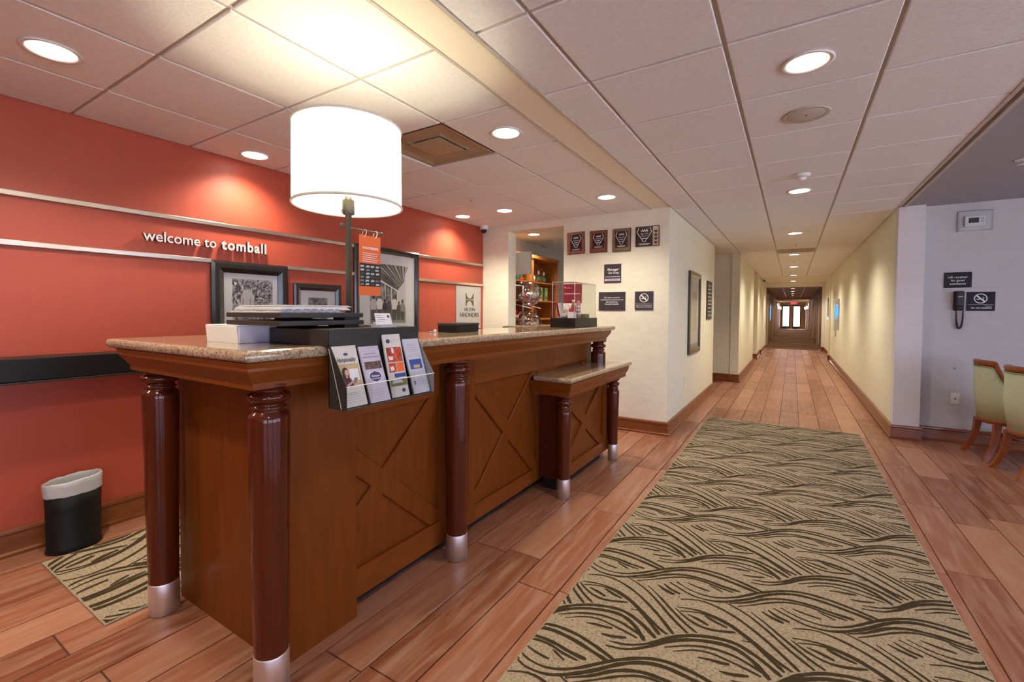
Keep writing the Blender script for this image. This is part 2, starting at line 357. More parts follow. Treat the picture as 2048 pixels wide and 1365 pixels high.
# rear hall
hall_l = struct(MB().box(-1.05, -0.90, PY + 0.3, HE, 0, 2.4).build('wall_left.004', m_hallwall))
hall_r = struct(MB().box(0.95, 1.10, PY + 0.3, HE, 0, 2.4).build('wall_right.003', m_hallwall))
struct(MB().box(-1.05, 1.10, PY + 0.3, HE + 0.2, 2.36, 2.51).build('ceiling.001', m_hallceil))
b = MB(); b.box(-0.17, 0.03, HE, HE + 0.15, 0, 2.06).box(-1.05, -0.76, HE, HE + 0.15, 0, 2.36).box(0.62, 1.10, HE, HE + 0.15, 0, 2.36).box(-0.76, 0.62, HE, HE + 0.15, 2.06, 2.36); struct(b.build('wall_front.003', m_hallwall))
# wall with windows behind the camera and at the far right of the lobby
b = MB(); b.box(RX, XE, YB - 0.15, YB, 0, 0.12).box(RX, XE, YB - 0.15, YB, 2.3, CEIL)
WB = [(1.6, 4.4)]
xs = [RX] + [q for p in WB for q in p] + [XE]
for i in range(0, len(xs), 2): b.box(xs[i], xs[i + 1], YB - 0.15, YB, 0.12, 2.3)
struct(b.build('wall_back', m_grey))
b = MB(); b.box(XE, XE + 0.15, YB - 0.15, 6.5, 0, 0.12).box(XE, XE + 0.15, YB - 0.15, 6.5, 2.3, CEIL)
WR = [(-3.4, -0.8), (-0.3, 2.3), (2.8, 4.6)]
ys = [YB - 0.15] + [q for p in WR for q in p] + [6.5]
for i in range(0, len(ys), 2): b.box(XE, XE + 0.15, ys[i], ys[i + 1], 0.12, 2.3)
struct(b.build('wall_right', m_grey))
n_w = 0
def window(x0, x1, y0, y1, axis):
    global n_w; n_w += 1
    root = bpy.data.objects.new('window_%d' % n_w, None); C.objects.link(root); root.location = ((x0 + x1) / 2, (y0 + y1) / 2, 0.12); struct(root)
    f = MB()
    if axis == 'y':
        for z0, z1 in ((0.12, 0.17), (2.25, 2.3)): f.box(x0, x1, y0, y1, z0, z1)
        for a in (x0, (x0 + x1) / 2 - 0.025, x1 - 0.05): f.box(a, a + 0.05, y0, y1, 0.17, 2.25)
        f.build('window_frame', m_trim, root); MB().box(x0, x1, (y0 + y1) / 2 - 0.003, (y0 + y1) / 2 + 0.003, 0.12, 2.3).build('pane', m_glass, root)
    else:
        for z0, z1 in ((0.12, 0.17), (2.25, 2.3)): f.box(x0, x1, y0, y1, z0, z1)
        for a in (y0, (y0 + y1) / 2 - 0.025, y1 - 0.05): f.box(x0, x1, a, a + 0.05, 0.17, 2.25)
        f.build('window_frame', m_trim, root); MB().box((x0 + x1) / 2 - 0.003, (x0 + x1) / 2 + 0.003, y0, y1, 0.12, 2.3).build('pane', m_glass, root)
    l = bpy.data.lights.new('window_portal', 'AREA'); l.shape = 'RECTANGLE'; l.cycles.is_portal = True
    o = bpy.data.objects.new('window_portal', l); C.objects.link(o); o.location = ((x0 + x1) / 2, (y0 + y1) / 2, 1.21)
    l.size = (x1 - x0) if axis == 'y' else (y1 - y0); l.size_y = 2.18
    o.rotation_euler = (R(90), 0, R(180) if axis == 'y' else R(90)); 
    return root
for x0, x1 in WB: window(x0, x1, YB - 0.10, YB - 0.05, 'y')
for y0, y1 in WR: window(XE + 0.05, XE + 0.10, y0, y1, 'x')
struct(MB().box(-40, 40, -40, 90, -0.25, -0.16).build('ground', m_pavement))
# back office
b = MB(); b.box(-3.84, -3.72, YP + 0.19, 8.25, 0, CEIL).box(-3.84, -1.26, 8.25, 8.37, 0, CEIL); struct(b.build('wall_back.001', m_backroom))

# floor: a grout bed, the nearest planks one by one, the rest joined
floor = struct(MB().box(-3.84, XE, YB, PY + 0.3, -0.06, -0.012).build('floor', m_grout))
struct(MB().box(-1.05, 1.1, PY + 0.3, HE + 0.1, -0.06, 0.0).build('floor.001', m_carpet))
PW, PL, G = 0.205, 1.00, 0.0030
cells = []
i = 0; x = -3.8
while x < XE:
    st = YB - random.choice((0.0, 0.4, 0.8)) - random.random() * 0.1
    y = st
    while y < PY + 0.3:
        y0, y1 = max(y, YB), min(y + PL, PY + 0.3)
        if y1 - y0 > 0.05: cells.append((x, min(x + PW, XE), y0, y1))
        y += PL
    x += PW
def plank_seen(c):
    cx, cy = (c[0] + c[1]) / 2, (c[2] + c[3]) / 2
    if cx < RX or (cy > YP and cx < CL): return None
    if cy > 6.4 and cx > CR: return None
    if -0.80 < cx < 0.58 and c[3] < 6.2: return None
    if -1.95 < cx < -1.60 and 1.2 < cy < 4.0: return None
    best = None
    for px in (c[0], cx, c[1]):
        for py in (c[2], (c[2] + cy) / 2, cy, c[3]):
            q = project((px, py, 0))
            if q and -5 < q[0] < 2053 and -5 < q[1] < 1370: best = min(best or 99, q[2])
    return best
order = sorted([(plank_seen(c), k) for k, c in enumerate(cells) if plank_seen(c) is not None])
single = {k for _, k in order[:296]}
pmesh = {}
stuffb = bmesh.new(); tones = []
for k, (x0, x1, y0, y1) in enumerate(cells):
    w_, l_ = round(x1 - x0, 3), round(y1 - y0, 3)
    if k in single:
        if (w_, l_) not in pmesh:
            q = MB().box(-w_ / 2 + G, w_ / 2 - G, -l_ / 2 + G, l_ / 2 - G, -0.011, 0.0)
            bm_ = q.bm; me = bpy.data.meshes.new('plank')
            top = [e for e in bm_.edges if all(abs(v.co.z) < 1e-5 for v in e.verts)]
            bmesh.ops.recalc_face_normals(bm_, faces=bm_.faces); bmesh.ops.bevel(bm_, geom=top, offset=0.0018, segments=1, affect='EDGES')
            bm_.to_mesh(me); bm_.free(); me.materials.append(m_plank); pmesh[(w_, l_)] = me
        o = bpy.data.objects.new('plank', pmesh[(w_, l_)]); C.objects.link(o); o.parent = floor; o.location = ((x0 + x1) / 2, (y0 + y1) / 2, 0)
    else:
        vs = [stuffb.verts.new(p) for p in ((x0 + G, y0 + G, 0), (x1 - G, y0 + G, 0), (x1 - G, y1 - G, 0), (x0 + G, y1 - G, 0))]
        lo = [stuffb.verts.new((v.co.x, v.co.y, -0.011)) for v in vs]
        stuffb.faces.new(vs); tones.append(random.random())
        for j in range(4): stuffb.faces.new((vs[j], lo[j], lo[(j + 1) % 4], vs[(j + 1) % 4])); tones.append(tones[-1])
me = bpy.data.meshes.new('planks'); stuffb.to_mesh(me); stuffb.free(); me.materials.append(m_plank)
a = me.attributes.new('tone', 'FLOAT', 'FACE')
for j, t in enumerate(tones): a.data[j].value = t
o = bpy.data.objects.new('planks', me); C.objects.link(o); o.parent = floor; o['kind'] = 'stuff'

# ceiling: backing slab with tiles, grid bars and the plain parts
ceil = struct(MB().box(-3.84, XE, YB, PY + 0.3, CEIL, CEIL + 0.1).build('ceiling', m_band))
ZT, ZG = 2.487, 2.496
cols_l = [RX, -3.05, -2.44, -1.83, -1.335]; cols_r = [-1.14, -0.878, -0.268, 0.335, 0.945]
rows = [0.305 + 0.61 * k for k in range(-4, 32)]
rows_l = [r for r in rows if r < YP - 0.1] + [YP]
rows_r = [r for r in rows if r < 16.4]
VENTS = {(round(-2.44, 2), round(2.135, 2)), (round(-0.268, 2), round(9.455, 2))}
tmesh = {}
def tile(x0, x1, y0, y1):
    g = 0.009; key = (round(x1 - x0, 3), round(y1 - y0, 3)); w_, l_ = key
    if key not in tmesh:
        q = MB(); a_, c_ = w_ / 2 - g, l_ / 2 - g
        lo = [(-a_, -c_, ZT), (a_, -c_, ZT), (a_, c_, ZT), (-a_, c_, ZT)]; hi = [(p[0], p[1], CEIL - 0.002) for p in lo]
        e = 0.004; li = [(p[0] - math.copysign(e, p[0]), p[1] - math.copysign(e, p[1]), ZT - 0.003) for p in lo]
        q.poly(li[::-1])
        for j in range(4): q.poly((lo[j], lo[(j + 1) % 4], hi[(j + 1) % 4], hi[j])); q.poly((li[j], li[(j + 1) % 4], lo[(j + 1) % 4], lo[j]))
        bmesh.ops.remove_doubles(q.bm, verts=q.bm.verts, dist=1e-5); bmesh.ops.recalc_face_normals(q.bm, faces=q.bm.faces)
        me = bpy.data.meshes.new('ceiling_tile'); q.bm.to_mesh(me); q.bm.free(); me.materials.append(m_tile); tmesh[key] = me
    o = bpy.data.objects.new('ceiling_tile', tmesh[key]); C.objects.link(o); o.parent = ceil; o.location = ((x0 + x1) / 2, (y0 + y1) / 2, 0)
def corridor_left(y): return cols_r[0] if y < 9.4 else -0.878
for cols, rws in ((cols_l, rows_l), (cols_r, rows_r)):
    for x0, x1 in zip(cols, cols[1:]):
        for y0, y1 in zip(rws, rws[1:]):
            if any(abs(x0 - a_) < 0.03 and abs(y0 - c_) < 0.03 for a_, c_ in VENTS): continue
            if cols is cols_r and y0 > 9.4 and x0 < -1.0: continue
            tile(x0, x1, y0, y1)
    for x in cols[1:-1]: MB().box(x - 0.013, x + 0.013, rws[0], rws[-1], ZG, CEIL).build('ceiling_bar', m_grid, ceil)
    for y in rws[:-1]: MB().box(cols[0], cols[-1], y - 0.012, y + 0.012, ZG + 0.001, CEIL).build('ceiling_bar', m_grid, ceil)
MB().box(-1.335, -1.14, YB, YP, 2.482, CEIL).build('bulkhead_band', m_band, ceil)
MB().box(-1.345, -1.330, YB, YP, 2.478, CEIL).box(-1.145, -1.130, YB, YP, 2.478, CEIL).build('edge_strip', m_grid, ceil)
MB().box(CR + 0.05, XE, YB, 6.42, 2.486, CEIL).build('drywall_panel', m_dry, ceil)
MB().box(CR - 0.012, CR + 0.012, YB, 6.3, 2.480, CEIL).box(CR + 0.036, CR + 0.06, YB, 6.3, 2.476, CEIL).build('edge_strip', m_grid, ceil)
MB().box(-0.90, 1.0, 16.35, PY, 2.484, CEIL).build('drywall_panel', m_band, ceil)
MB().box(-3.72, -1.26, YP + 0.19, 8.25, 2.49, CEIL).build('drywall_panel', m_backroom, ceil)

# baseboards (moulded profile swept along the walls)
BP = [(0, 0), (0.026, 0), (0.028, 0.018), (0.018, 0.026), (0.016, 0.118), (0.024, 0.130), (0.022, 0.142), (0.008, 0.150), (0, 0.150)]
def baseboard(name, path): struct(MB().sweep(path, BP).build(name, m_base))
baseboard('baseboard_left', [(RX, YP), (RX, YB)][::-1])
baseboard('baseboard_front', [(-2.39, YP), (CL, YP), (CL, 8.37), (-2.6, 8.37)])
baseboard('baseboard_front.001', [(-2.6, 9.78), (-1.02, 9.78), (-1.02, 9.75), (-0.87, 9.75), (-0.87, 13.5), (-1.5, 13.5)])
baseboard('baseboard_left.001', [(-1.5, 15.05), (-0.87, 15.05), (-0.87, 15.2), (-0.89, 15.2), (-0.89, 16.9), (-0.86, 16.9), (-0.86, PY), (-0.85, PY), (-0.85, PY + 0.3)])
baseboard('baseboard_right', [(XE, 6.42), (CR + 0.22, 6.42), (CR + 0.22, 6.3), (CR, 6.3), (CR, 15.9), (0.905, 15.9), (0.905, 16.1), (0.99, 16.1), (0.99, PY), (0.90, PY), (0.90, PY + 0.3)][::-1])
# red wall rails
for nm, z in (('trim_2', 1.972), ('trim_3', 1.703)):
    b = MB()
    segs = [(YB, YP - 0.02)] if nm == 'trim_2' else [(YB, 1.645), (2.225, 2.90), (3.78, YP - 0.02)]
    if nm == 'trim_2': segs = [(YB, 2.90), (3.78, YP - 0.02)]
    for y0, y1 in segs: b.box(RX, RX + 0.022, y0, y1, z - 0.014, z + 0.016, 0.003)
    struct(b.build(nm, m_rail))

# far end doors (glass, daylight behind)
for k, (x0, x1) in enumerate(((-0.76, -0.17), (0.03, 0.62))):
    d = bpy.data.objects.new('door_%d' % (k + 1), None); C.objects.link(d); d.location = ((x0 + x1) / 2, HE, 0); struct(d)
    b = MB(); b.box(x0, x0 + 0.07, HE + 0.03, HE + 0.09, 0, 2.06).box(x1 - 0.07, x1, HE + 0.03, HE + 0.09, 0, 2.06).box(x0 + 0.07, x1 - 0.07, HE + 0.03, HE + 0.09, 0, 0.22).box(x0 + 0.07, x1 - 0.07, HE + 0.03, HE + 0.09, 1.93, 2.06)
    b.build('door_frame', m_char, d); MB().box(x0 + 0.07, x1 - 0.07, HE + 0.055, HE + 0.062, 0.22, 1.93).build('pane', m_glass, d)
    MB().box(x0 + 0.09, x1 - 0.09, HE - 0.02, HE + 0.01, 1.0, 1.05).box(x0 + 0.1, x0 + 0.13, HE + 0.0, HE + 0.03, 1.0, 1.05).box(x1 - 0.13, x1 - 0.1, HE + 0.0, HE + 0.03, 1.0, 1.05).build('push_bar', m_steel, d)
l = bpy.data.lights.new('door_portal', 'AREA'); l.shape = 'RECTANGLE'; l.cycles.is_portal = True; l.size = 1.4; l.size_y = 2.0
o = bpy.data.objects.new('door_portal', l); C.objects.link(o); o.location = (-0.07, HE + 0.12, 1.05); o.rotation_euler = (R(-90), 0, 0)

# ---------------------------------------------------------------- downlights
def downlight(x, y, label, group, power=SPOT_W, z=ZT - 0.003, col=WARM, r=0.085, name='downlight'):
    t = thing(name, label, 'light', (x, y, z), group)
    MB().lathe(x, y, [(r - 0.008, z + 0.006), (r, z + 0.001), (r + 0.016, z - 0.001), (r + 0.020, z - 0.0045), (r + 0.012, z - 0.008), (r, z - 0.007), (r - 0.008, z + 0.004)], 40, cap=False).build('trim_ring', m_trim, t)
    MB().lathe(x, y, [(r, z - 0.002), (r - 0.01, z - 0.004), (0.01, z - 0.0045)], 40).build('lens', m_lens, t)
    if power:
        l = bpy.data.lights.new('downlight_lamp', 'SPOT'); l.energy = power; l.color = col; l.spot_size = R(140); l.spot_blend = 0.85; l.shadow_soft_size = 0.06
        o = bpy.data.objects.new('downlight_lamp', l); C.objects.link(o); o.parent = t; o.location = (0, 0, -0.035)
    return t
GD = 'recessed downlights over the reception area'; GC = 'recessed downlights down the corridor'
downlight(-2.79, 0.65, 'glaring recessed downlight at the upper left, in the ceiling nearest the camera', GD)
downlight(-3.37, 1.85, 'recessed downlight close to the red wall, left of the lamp shade', GD)
downlight(-1.57, 2.45, 'recessed downlight right of the lamp shade, beside the brown vent', GD)
downlight(-1.58, 4.31, 'recessed downlight beside the ceiling band, in front of the award plaques', GD)
downlight(-2.77, 4.30, 'recessed downlight to the right of the pair by the dome camera', GD)
downlight(-3.37, 4.31, 'recessed downlight in the corner above the red wall, nearest the dome camera', GD)
downlight(-3.37, -0.6, 'recessed downlight close to the red wall, behind the camera', GD)
downlight(-1.57, 0.0, 'recessed downlight above the near end of the desk, behind the camera', GD)
downlight(-2.79, -2.0, 'recessed downlight at the back of the lobby', GD)
cy_ = [2.47, 5.0, 7.6, 10.33, 13.06, 15.9, 18.8]
nm_ = ['glaring downlight above the long rug, first in the corridor row', 'dim bluish downlight behind the smoke detector, second in the corridor row', 'third downlight in the corridor row, before the brown vent',
       'fourth downlight in the corridor row, just behind the brown vent', 'fifth downlight in the corridor row', 'sixth downlight in the corridor row', 'seventh downlight in the corridor row, before the hall portal']
for k, y in enumerate(cy_): downlight(0.035 if y < 6 else 0.01, y, nm_[k], GC, SPOT_W * (0.75 if k in (0, 1) else 2.0), col=(0.95, 0.9, 0.9) if k == 1 else WARM)
downlight(0.035, -0.05, 'corridor row downlight directly above the camera', GC, SPOT_W * 0.6)
downlight(3.0, 2.2, 'downlight in the plain lobby ceiling to the right', GD, SPOT_W * 0.5); downlight(3.0, -1.6, 'downlight in the plain lobby ceiling behind to the right', GD, SPOT_W * 0.5)
words_ = ['eighth', 'ninth', 'tenth', 'eleventh', 'twelfth', 'thirteenth', 'fourteenth', 'fifteenth', 'sixteenth']
for k in range(9):
    y = 21.8 + k * 2.75
    downlight(0.0, y, '%s downlight of the corridor row, in the brown rear hall' % words_[k], GC, 60, z=2.36, col=(1, 0.75, 0.5))
downlight(-3.26, 5.86, 'downlight inside the back office, seen through its doorway', None, 75, z=2.49, col=(1, 0.95, 0.8))
downlight(-2.2, 6.7, 'added unseen downlight deeper inside the back office, lighting the bookcase front', None, 110, z=2.49, col=(0.95, 0.97, 1.0))  # added fill lamp, out of view, to brighten the bookcase front

# ---------------------------------------------------------------- reception desk
desk = thing('reception_desk', 'long cherry wood reception desk with granite top, turned columns and X braced panels', 'desk', (-2.0, 2.4, 0))
GZ0, GZ1 = 1.178, 1.218
MB().prism([(-2.57, 0.748), (-1.437, 0.752), (-1.415, 4.13), (-1.95, 4.13), (-1.95, 1.60), (-2.57, 1.60)], GZ0, GZ1, 0.017, 4).build('granite_top', m_granite, desk)
MB().prism([(-2.24, 3.45), (-1.952, 3.45), (-1.952, 4.13), (-2.24, 4.13)], GZ0 + 0.002, GZ1 + 0.002, 0.017, 4).build('return_top', m_granite, desk)
APZ = 1.085
crown = [(-0.3, APZ), (0.0, APZ), (0.0, 1.106), (0.004, 1.111), (0.010, 1.120), (0.022, 1.138), (0.030, 1.150), (0.030, 1.160), (0.038, 1.178), (-0.3, 1.178)]
MB().sweep([(-2.455, 1.55), (-2.455, 0.795), (-1.478, 0.795), (-1.478, 4.075), (-1.9, 4.075)][0:], crown).build('crown_moulding', m_cherry_h, desk)
MB().box(-2.42, -1.60, 0.96, 1.30, 0.0, APZ + 0.03).build('end_panel', m_cherry, desk)
MB().box(-1.95, -1.65, 1.30, 4.06, 0.06, 1.178).build('carcass', m_cherry, desk)
MB().box(-2.30, -1.95, 1.30, 1.55, 0.0, 1.178).build('rear_panel', m_cherry, desk)
MB().box(-2.22, -1.96, 3.52, 4.06, 0.0, GZ0).build('return_cabinet', m_cherry, desk)
MB().box(-1.95, -1.69, 0.98, 4.04, 0.0, 0.06).build('toe_kick', m_blackm, desk)
def column(x, y, top, r, par):
    s = r / 0.068
    prof = [(0.056 * s, 0.139), (0.056 * s, 0.145), (0.068 * s, top - 0.135), (0.068 * s, top - 0.122), (0.063 * s, top - 0.108), (0.054 * s, top - 0.100), (0.051 * s, top - 0.094), (0.058 * s, top - 0.090), (0.060 * s, top - 0.085), (0.052 * s, top - 0.080),
            (0.049 * s, top - 0.073), (0.058 * s, top - 0.068), (0.069 * s, top - 0.058), (0.071 * s, top - 0.050), (0.069 * s, top - 0.042), (0.058 * s, top - 0.034), (0.050 * s, top - 0.029), (0.052 * s, top - 0.022), (0.066 * s, top - 0.016), (0.073 * s, top - 0.010), (0.074 * s, top - 0.004), (0.070 * s, top)]
    c = MB().lathe(x, y, prof, 40).build('column', m_mahog, par)
    f = MB().lathe(x, y, [(0.054 * s, 0.0), (0.058 * s, 0.003), (0.058 * s, 0.138), (0.057 * s, 0.141)], 40); bmesh.ops.translate(f.bm, vec=(0, 0, 0), verts=f.bm.verts)
    f.build('metal_foot', m_steel, c)
for x, y, tp in ((-1.548, 0.888, APZ + .012), (-2.365, 0.872, APZ + .012), (-1.535, 1.915, APZ), (-1.530, 4.0, APZ)): column(x, y, tp, 0.068, desk)
def x_panel(xf, y0, y1, z0, z1, yy0, yy1, zz0, zz1, par):
    """framed panel on the plane x = xf: field yy0..yy1, zz0..zz1"""
    t, rc = 0.032, 0.022
    for nm, a in (('stile', (y0, yy0, z0, z1)), ('stile', (yy1, y1, z0, z1)), ('rail', (yy0, yy1, z0, zz0)), ('rail', (yy0, yy1, zz1, z1))):
        MB().box(xf - t, xf, *a, 0.002).build(nm, m_cherry if nm == 'stile' else m_cherry_h, par)
    MB().box(xf - t - 0.006, xf - rc, yy0 - 0.005, yy1 + 0.005, zz0 - 0.005, zz1 + 0.005).build('field_panel', m_cherry, par)
    h = 0.047; dy, dz = yy1 - yy0, zz1 - zz0; L_ = math.hypot(dy, dz); cy, cz = (yy0 + yy1) / 2, (zz0 + zz1) / 2
    for sgn, dd in ((1, 0.0), (-1, 0.0004)):
        # a bevelled brace clipped to the field rectangle
        hz = h * L_ / dy; hy = h * L_ / dz
        pts = [(-dy / 2, -dz / 2), (-dy / 2 + hy, -dz / 2), (dy / 2, dz / 2 - hz), (dy / 2, dz / 2), (dy / 2 - hy, dz / 2), (-dy / 2, -dz / 2 + hz)]
        b = MB().slab((xf - rc + dd, cy, cz), (0, sgn, 0), Z, X, pts, 0.017)
        bmesh.ops.bevel(b.bm, geom=[e for e in b.bm.edges if all(v.co.x > xf - rc + 0.015 for v in e.verts)], offset=0.005, segments=1, affect='EDGES')
        b.build('brace', m_cherry, par)
x_panel(-1.622, 0.96, 2.03, 0.065, APZ + 0.02, 1.085, 1.872, 0.195, 0.885, desk)
x_panel(-1.622, 2.03, 3.10, 0.065, APZ + 0.02, 2.20, 2.985, 0.165, 0.905, desk)
x_panel(-1.622, 3.10, 4.06, 0.065, APZ + 0.02, 3.27, 3.93, 0.165, 0.905, desk)
# lowered counter in front of the desk's far half
MB().prism([(-1.63, 2.915), (-1.59, 2.868), (-1.287, 2.858), (-1.285, 4.24), (-1.645, 4.24)], 0.845, 0.880, 0.015, 4).build('lower_granite_top', m_granite, desk)
lz = 0.745
MB().sweep([(-1.62, 2.895), (-1.318, 2.895), (-1.318, 4.16), (-1.62, 4.16)], [(-0.25, lz), (0, lz), (0, lz + 0.028), (0.012, lz + 0.05), (0.020, lz + 0.072), (0.020, lz + 0.08), (0.026, 0.845), (-0.25, 0.845)]).build('lower_moulding', m_cherry_h, desk)
MB().box(-1.62, -1.452, 3.02, 4.0, 0.09, lz + 0.02).build('lower_carcass', m_mahog, desk)
MB().box(-1.60, -1.49, 3.05, 3.97, 0.0, 0.09).build('lower_toe_kick', m_blackm, desk)
x_panel(-1.424, 3.02, 4.0, 0.085, lz + 0.01, 3.10, 3.86, 0.18, 0.70, desk)
for x, y in ((-1.383, 2.955), (-1.376, 3.985)): column(x, y, lz, 0.053, desk)

# ---------------------------------------------------------------- lamp display stand on the desk
GT = GZ1 + 0.0005
LX, LY = -1.665, 1.319
LK = LX / -1.565
def lz_(z): return EYE + (z - EYE) * LK
st = thing('lamp_stand', 'tall lamp with a white drum shade rising from a black display block on the desk', 'lamp', (LX, LY, GT))
MB().box(-1.775, -1.412, 1.024, 1.487, GT, 1.278, 0.002).build('base_block', m_char, st)
MB().lathe(LX, LY, [(0.0135, 1.278), (0.0135, lz_(1.74)), (0.021, lz_(1.742)), (0.0255, lz_(1.745)), (0.0255, lz_(1.80)), (0.017, lz_(1.803)), (0.010, lz_(1.82))], 20).build('pole', m_pole, st)
MB().lathe(LX, LY, [(0.085, 1.278), (0.085, 1.283), (0.02, 1.286)], 32).build('pole_flange', m_blackm, st)
MB().tube([(LX - 0.012, LY - 0.004, lz_(1.70)), (LX - 0.030, LY - 0.012, lz_(1.70))], 0.004).tube([(LX - 0.030, LY - 0.012, lz_(1.69)), (LX - 0.030, LY - 0.012, lz_(1.71))], 0.007).build('switch_knob', m_pole, st)
def shade_mat():
    m = bpy.data.materials.new('linen_shade'); m.use_nodes = True; nt = m.node_tree; nt.nodes.clear(); N, L = nt.nodes, nt.links
    o = N.new('ShaderNodeOutputMaterial'); d = N.new('ShaderNodeBsdfDiffuse'); d.inputs[0].default_value = (0.85, 0.84, 0.80, 1)
    t = N.new('ShaderNodeBsdfTranslucent'); t.inputs[0].default_value = (0.90, 0.89, 0.86, 1); x = N.new('ShaderNodeMixShader'); x.inputs[0].default_value = 0.45
    L.new(d.outputs[0], x.inputs[1]); L.new(t.outputs[0], x.inputs[2]); L.new(x.outputs[0], o.inputs[0]); return m
m_shade = shade_mat()
SR, SZ0, SZ1 = 0.214 * LK, lz_(1.772), lz_(2.098)
sh = MB().lathe(LX, LY, [(SR, SZ0), (SR * 0.985, SZ1)], 72, cap=False).build('lamp_shade', m_shade, st, fixn=False)
for z, r in ((SZ0, SR), (SZ1, SR * 0.985)):
    MB().tube([(LX + r * math.cos(2 * math.pi * i / 64), LY + r * math.sin(2 * math.pi * i / 64), z + (0.006 if z == SZ0 else -0.006)) for i in range(64)], 0.0055, 6, closed=True).build('shade_rim', m_shade, sh)
b = MB()
for k in range(3):
    a = R(30 + 120 * k); b.tube([(LX, LY, lz_(1.83)), (LX + SR * math.cos(a), LY + SR * math.sin(a), SZ0 + 0.02)], 0.002, 5)
b.build('shade_spider', m_pole, sh)
MB().lathe(LX, LY, [(0.012, lz_(1.82)), (0.022, lz_(1.85)), (0.030, lz_(1.89)), (0.026, lz_(1.92)), (0.010, lz_(1.935))], 20).build('bulb', mat('frosted_bulb', (1, 1, 1), 0.5, emit=(1, 0.9, 0.7), es=12), st)
l = bpy.data.lights.new('table_lamp_bulb', 'POINT'); l.energy = 13; l.color = (1.0, 0.90, 0.62); l.shadow_soft_size = 0.03
o = bpy.data.objects.new('table_lamp_bulb', l); C.objects.link(o); o.parent = st; o.location = (0, 0, lz_(1.946) + 0.012 - GT)
# two square trays carried on the pole
for z0, z1, sft in ((1.319, 1.337, 0), (1.290, 1.308, 0.004)):
    MB().box(-1.89, -1.52 + sft, 0.918, 1.276, z0, z1, 0.002).build('tray', m_char, st)
MB().box(-1.885, -1.785, 1.075, 1.25, GT, 1.29, 0.002).box(-1.87, -1.80, 1.10, 1.23, 1.308, 1.319).build('tray_support', m_blackm, st)
MB().box(-1.60, -1.53, 1.19, 1.26, 1.308, 1.319).build('tray_support', m_blackm, st)
MB().box(-1.60, -1.53, 1.19, 1.26, 1.278, 1.29).build('tray_support', m_blackm, st)
# brochure rack hung over the desk's front edge
XB, XFR, RZ0, RZ1, RZF = -1.408, -1.312, 0.998, 1.215, 1.078
Y0r, Y1r = 1.026, 1.478
MB().box(XB, XB + 0.004, Y0r, Y1r, RZ0, 1.278).build('rack_back', m_char, st)
side = [(XB, RZ0), (XFR, RZ0), (XFR, RZF), (XB + 0.004, RZ1 + 0.01), (XB, RZ1 + 0.01)]
MB().slab((0, Y0r, 0), X, Z, Y, side, 0.003).build('rack_side', m_char, st)
MB().slab((0, Y1r - 0.003, 0), X, Z, Y, side, 0.003).build('rack_side', mat('grey_acrylic', (0.20, 0.21, 0.22), 0.2), st)
MB().box(XB, XFR, Y0r, Y1r, RZ0 - 0.003, RZ0).build('rack_floor', m_char, st)
SW = (Y1r - Y0r) / 4
for k in range(1, 4): MB().slab((0, Y0r + SW * k - 0.001, 0), X, Z, Y, side, 0.002).build('rack_divider', m_acryl, st)
for k in range(4):
    MB().box(XFR, XFR + 0.002, Y0r + SW * k, Y0r + SW * (k + 1), RZ0, RZF).build('pocket_front', m_acryl, st)
    MB().box(XFR - 0.001, XFR + 0.003, Y0r + SW * k, Y0r + SW * (k + 1), RZF, RZF + 0.0025).build('pocket_lip', m_wtext, st)
# rod for the hanging sign
RZ = lz_(1.688)
MB().tube([(LX + 0.012, LY, RZ), (LX + 0.012, LY + 0.175, RZ)], 0.0037).lathe(LX + 0.012, LY + 0.178, [(0.003, RZ - .006), (0.0065, RZ), (0.003, RZ + .006)], 10).build('sign_rod', m_pole, st)

# hanging card sign
hx = LX + 0.014; hy0, hy1, hz0, hz1 = 1.282 * LK, 1.397 * LK, lz_(1.412), lz_(1.668)
hs = thing('hanging_sign', 'orange card sign hung on two rings from the lamp pole rod', 'sign', (hx, (hy0 + hy1) / 2, (hz0 + hz1) / 2))
MB().box(hx - 0.001, hx + 0.001, hy0, hy1, hz0, hz1).build('card', m_orange, hs)
for y in (hy0 + .03, hy1 - .03): MB().tube([Vector((hx + 0.013 * math.cos(a), y + 0.004 * math.sin(a), RZ - .013 + 0.017 * math.sin(a))) for a in [2 * math.pi * i / 16 for i in range(16)]], 0.0014, 5, closed=True).build('ring', m_wtext, hs)
px = hx + 0.0012; hw = hy1 - hy0; zp = hz0 + .042
MB().slab((px, 0, 0), Y, Z, X, [(hy0 + .001, zp), (hy1 - .001, zp), (hy1 - .001, zp + .104), (hy0 + .001, zp + .104)], 0.0004).build('photo_print', m_pg[0], hs)
b = MB()
rnd = random.Random(3)
for j in range(6):
    for i in range(4):
        y = hy0 + .003 + i * 0.029 + rnd.random() * 0.006; z = zp + .004 + j * 0.0162
        b.mi = rnd.choice((1, 2, 3, 3)); b.slab((px + 0.0004, 0, 0), Y, Z, X, [(y, z), (y + 0.021, z + 0.002), (y + 0.020, z + 0.010), (y + 0.001, z + 0.009)], 0.0003)
b.build('photo_detail', m_pg, hs)
b = MB(); text(b, 'new', (px, hy0 + .018, hz1 - .062), Y, Z, width=0.038, align='l'); b.build('lettering', m_wtext, hs)
b = MB(); text(b, 'news', (px, hy0 + .060, hz1 - .062), Y, Z, width=0.048, align='l', bold=0.02); b.build('lettering', m_wtext, hs)
b = MB()
for j in range(5): b.box(px, px + 0.0003, hy0 + .017, hy1 - .014 - (0.006 * (j % 3)), hz1 - .082 - j * 0.009, hz1 - .0795 - j * 0.009)
b.build('small_print', m_wtext, hs)

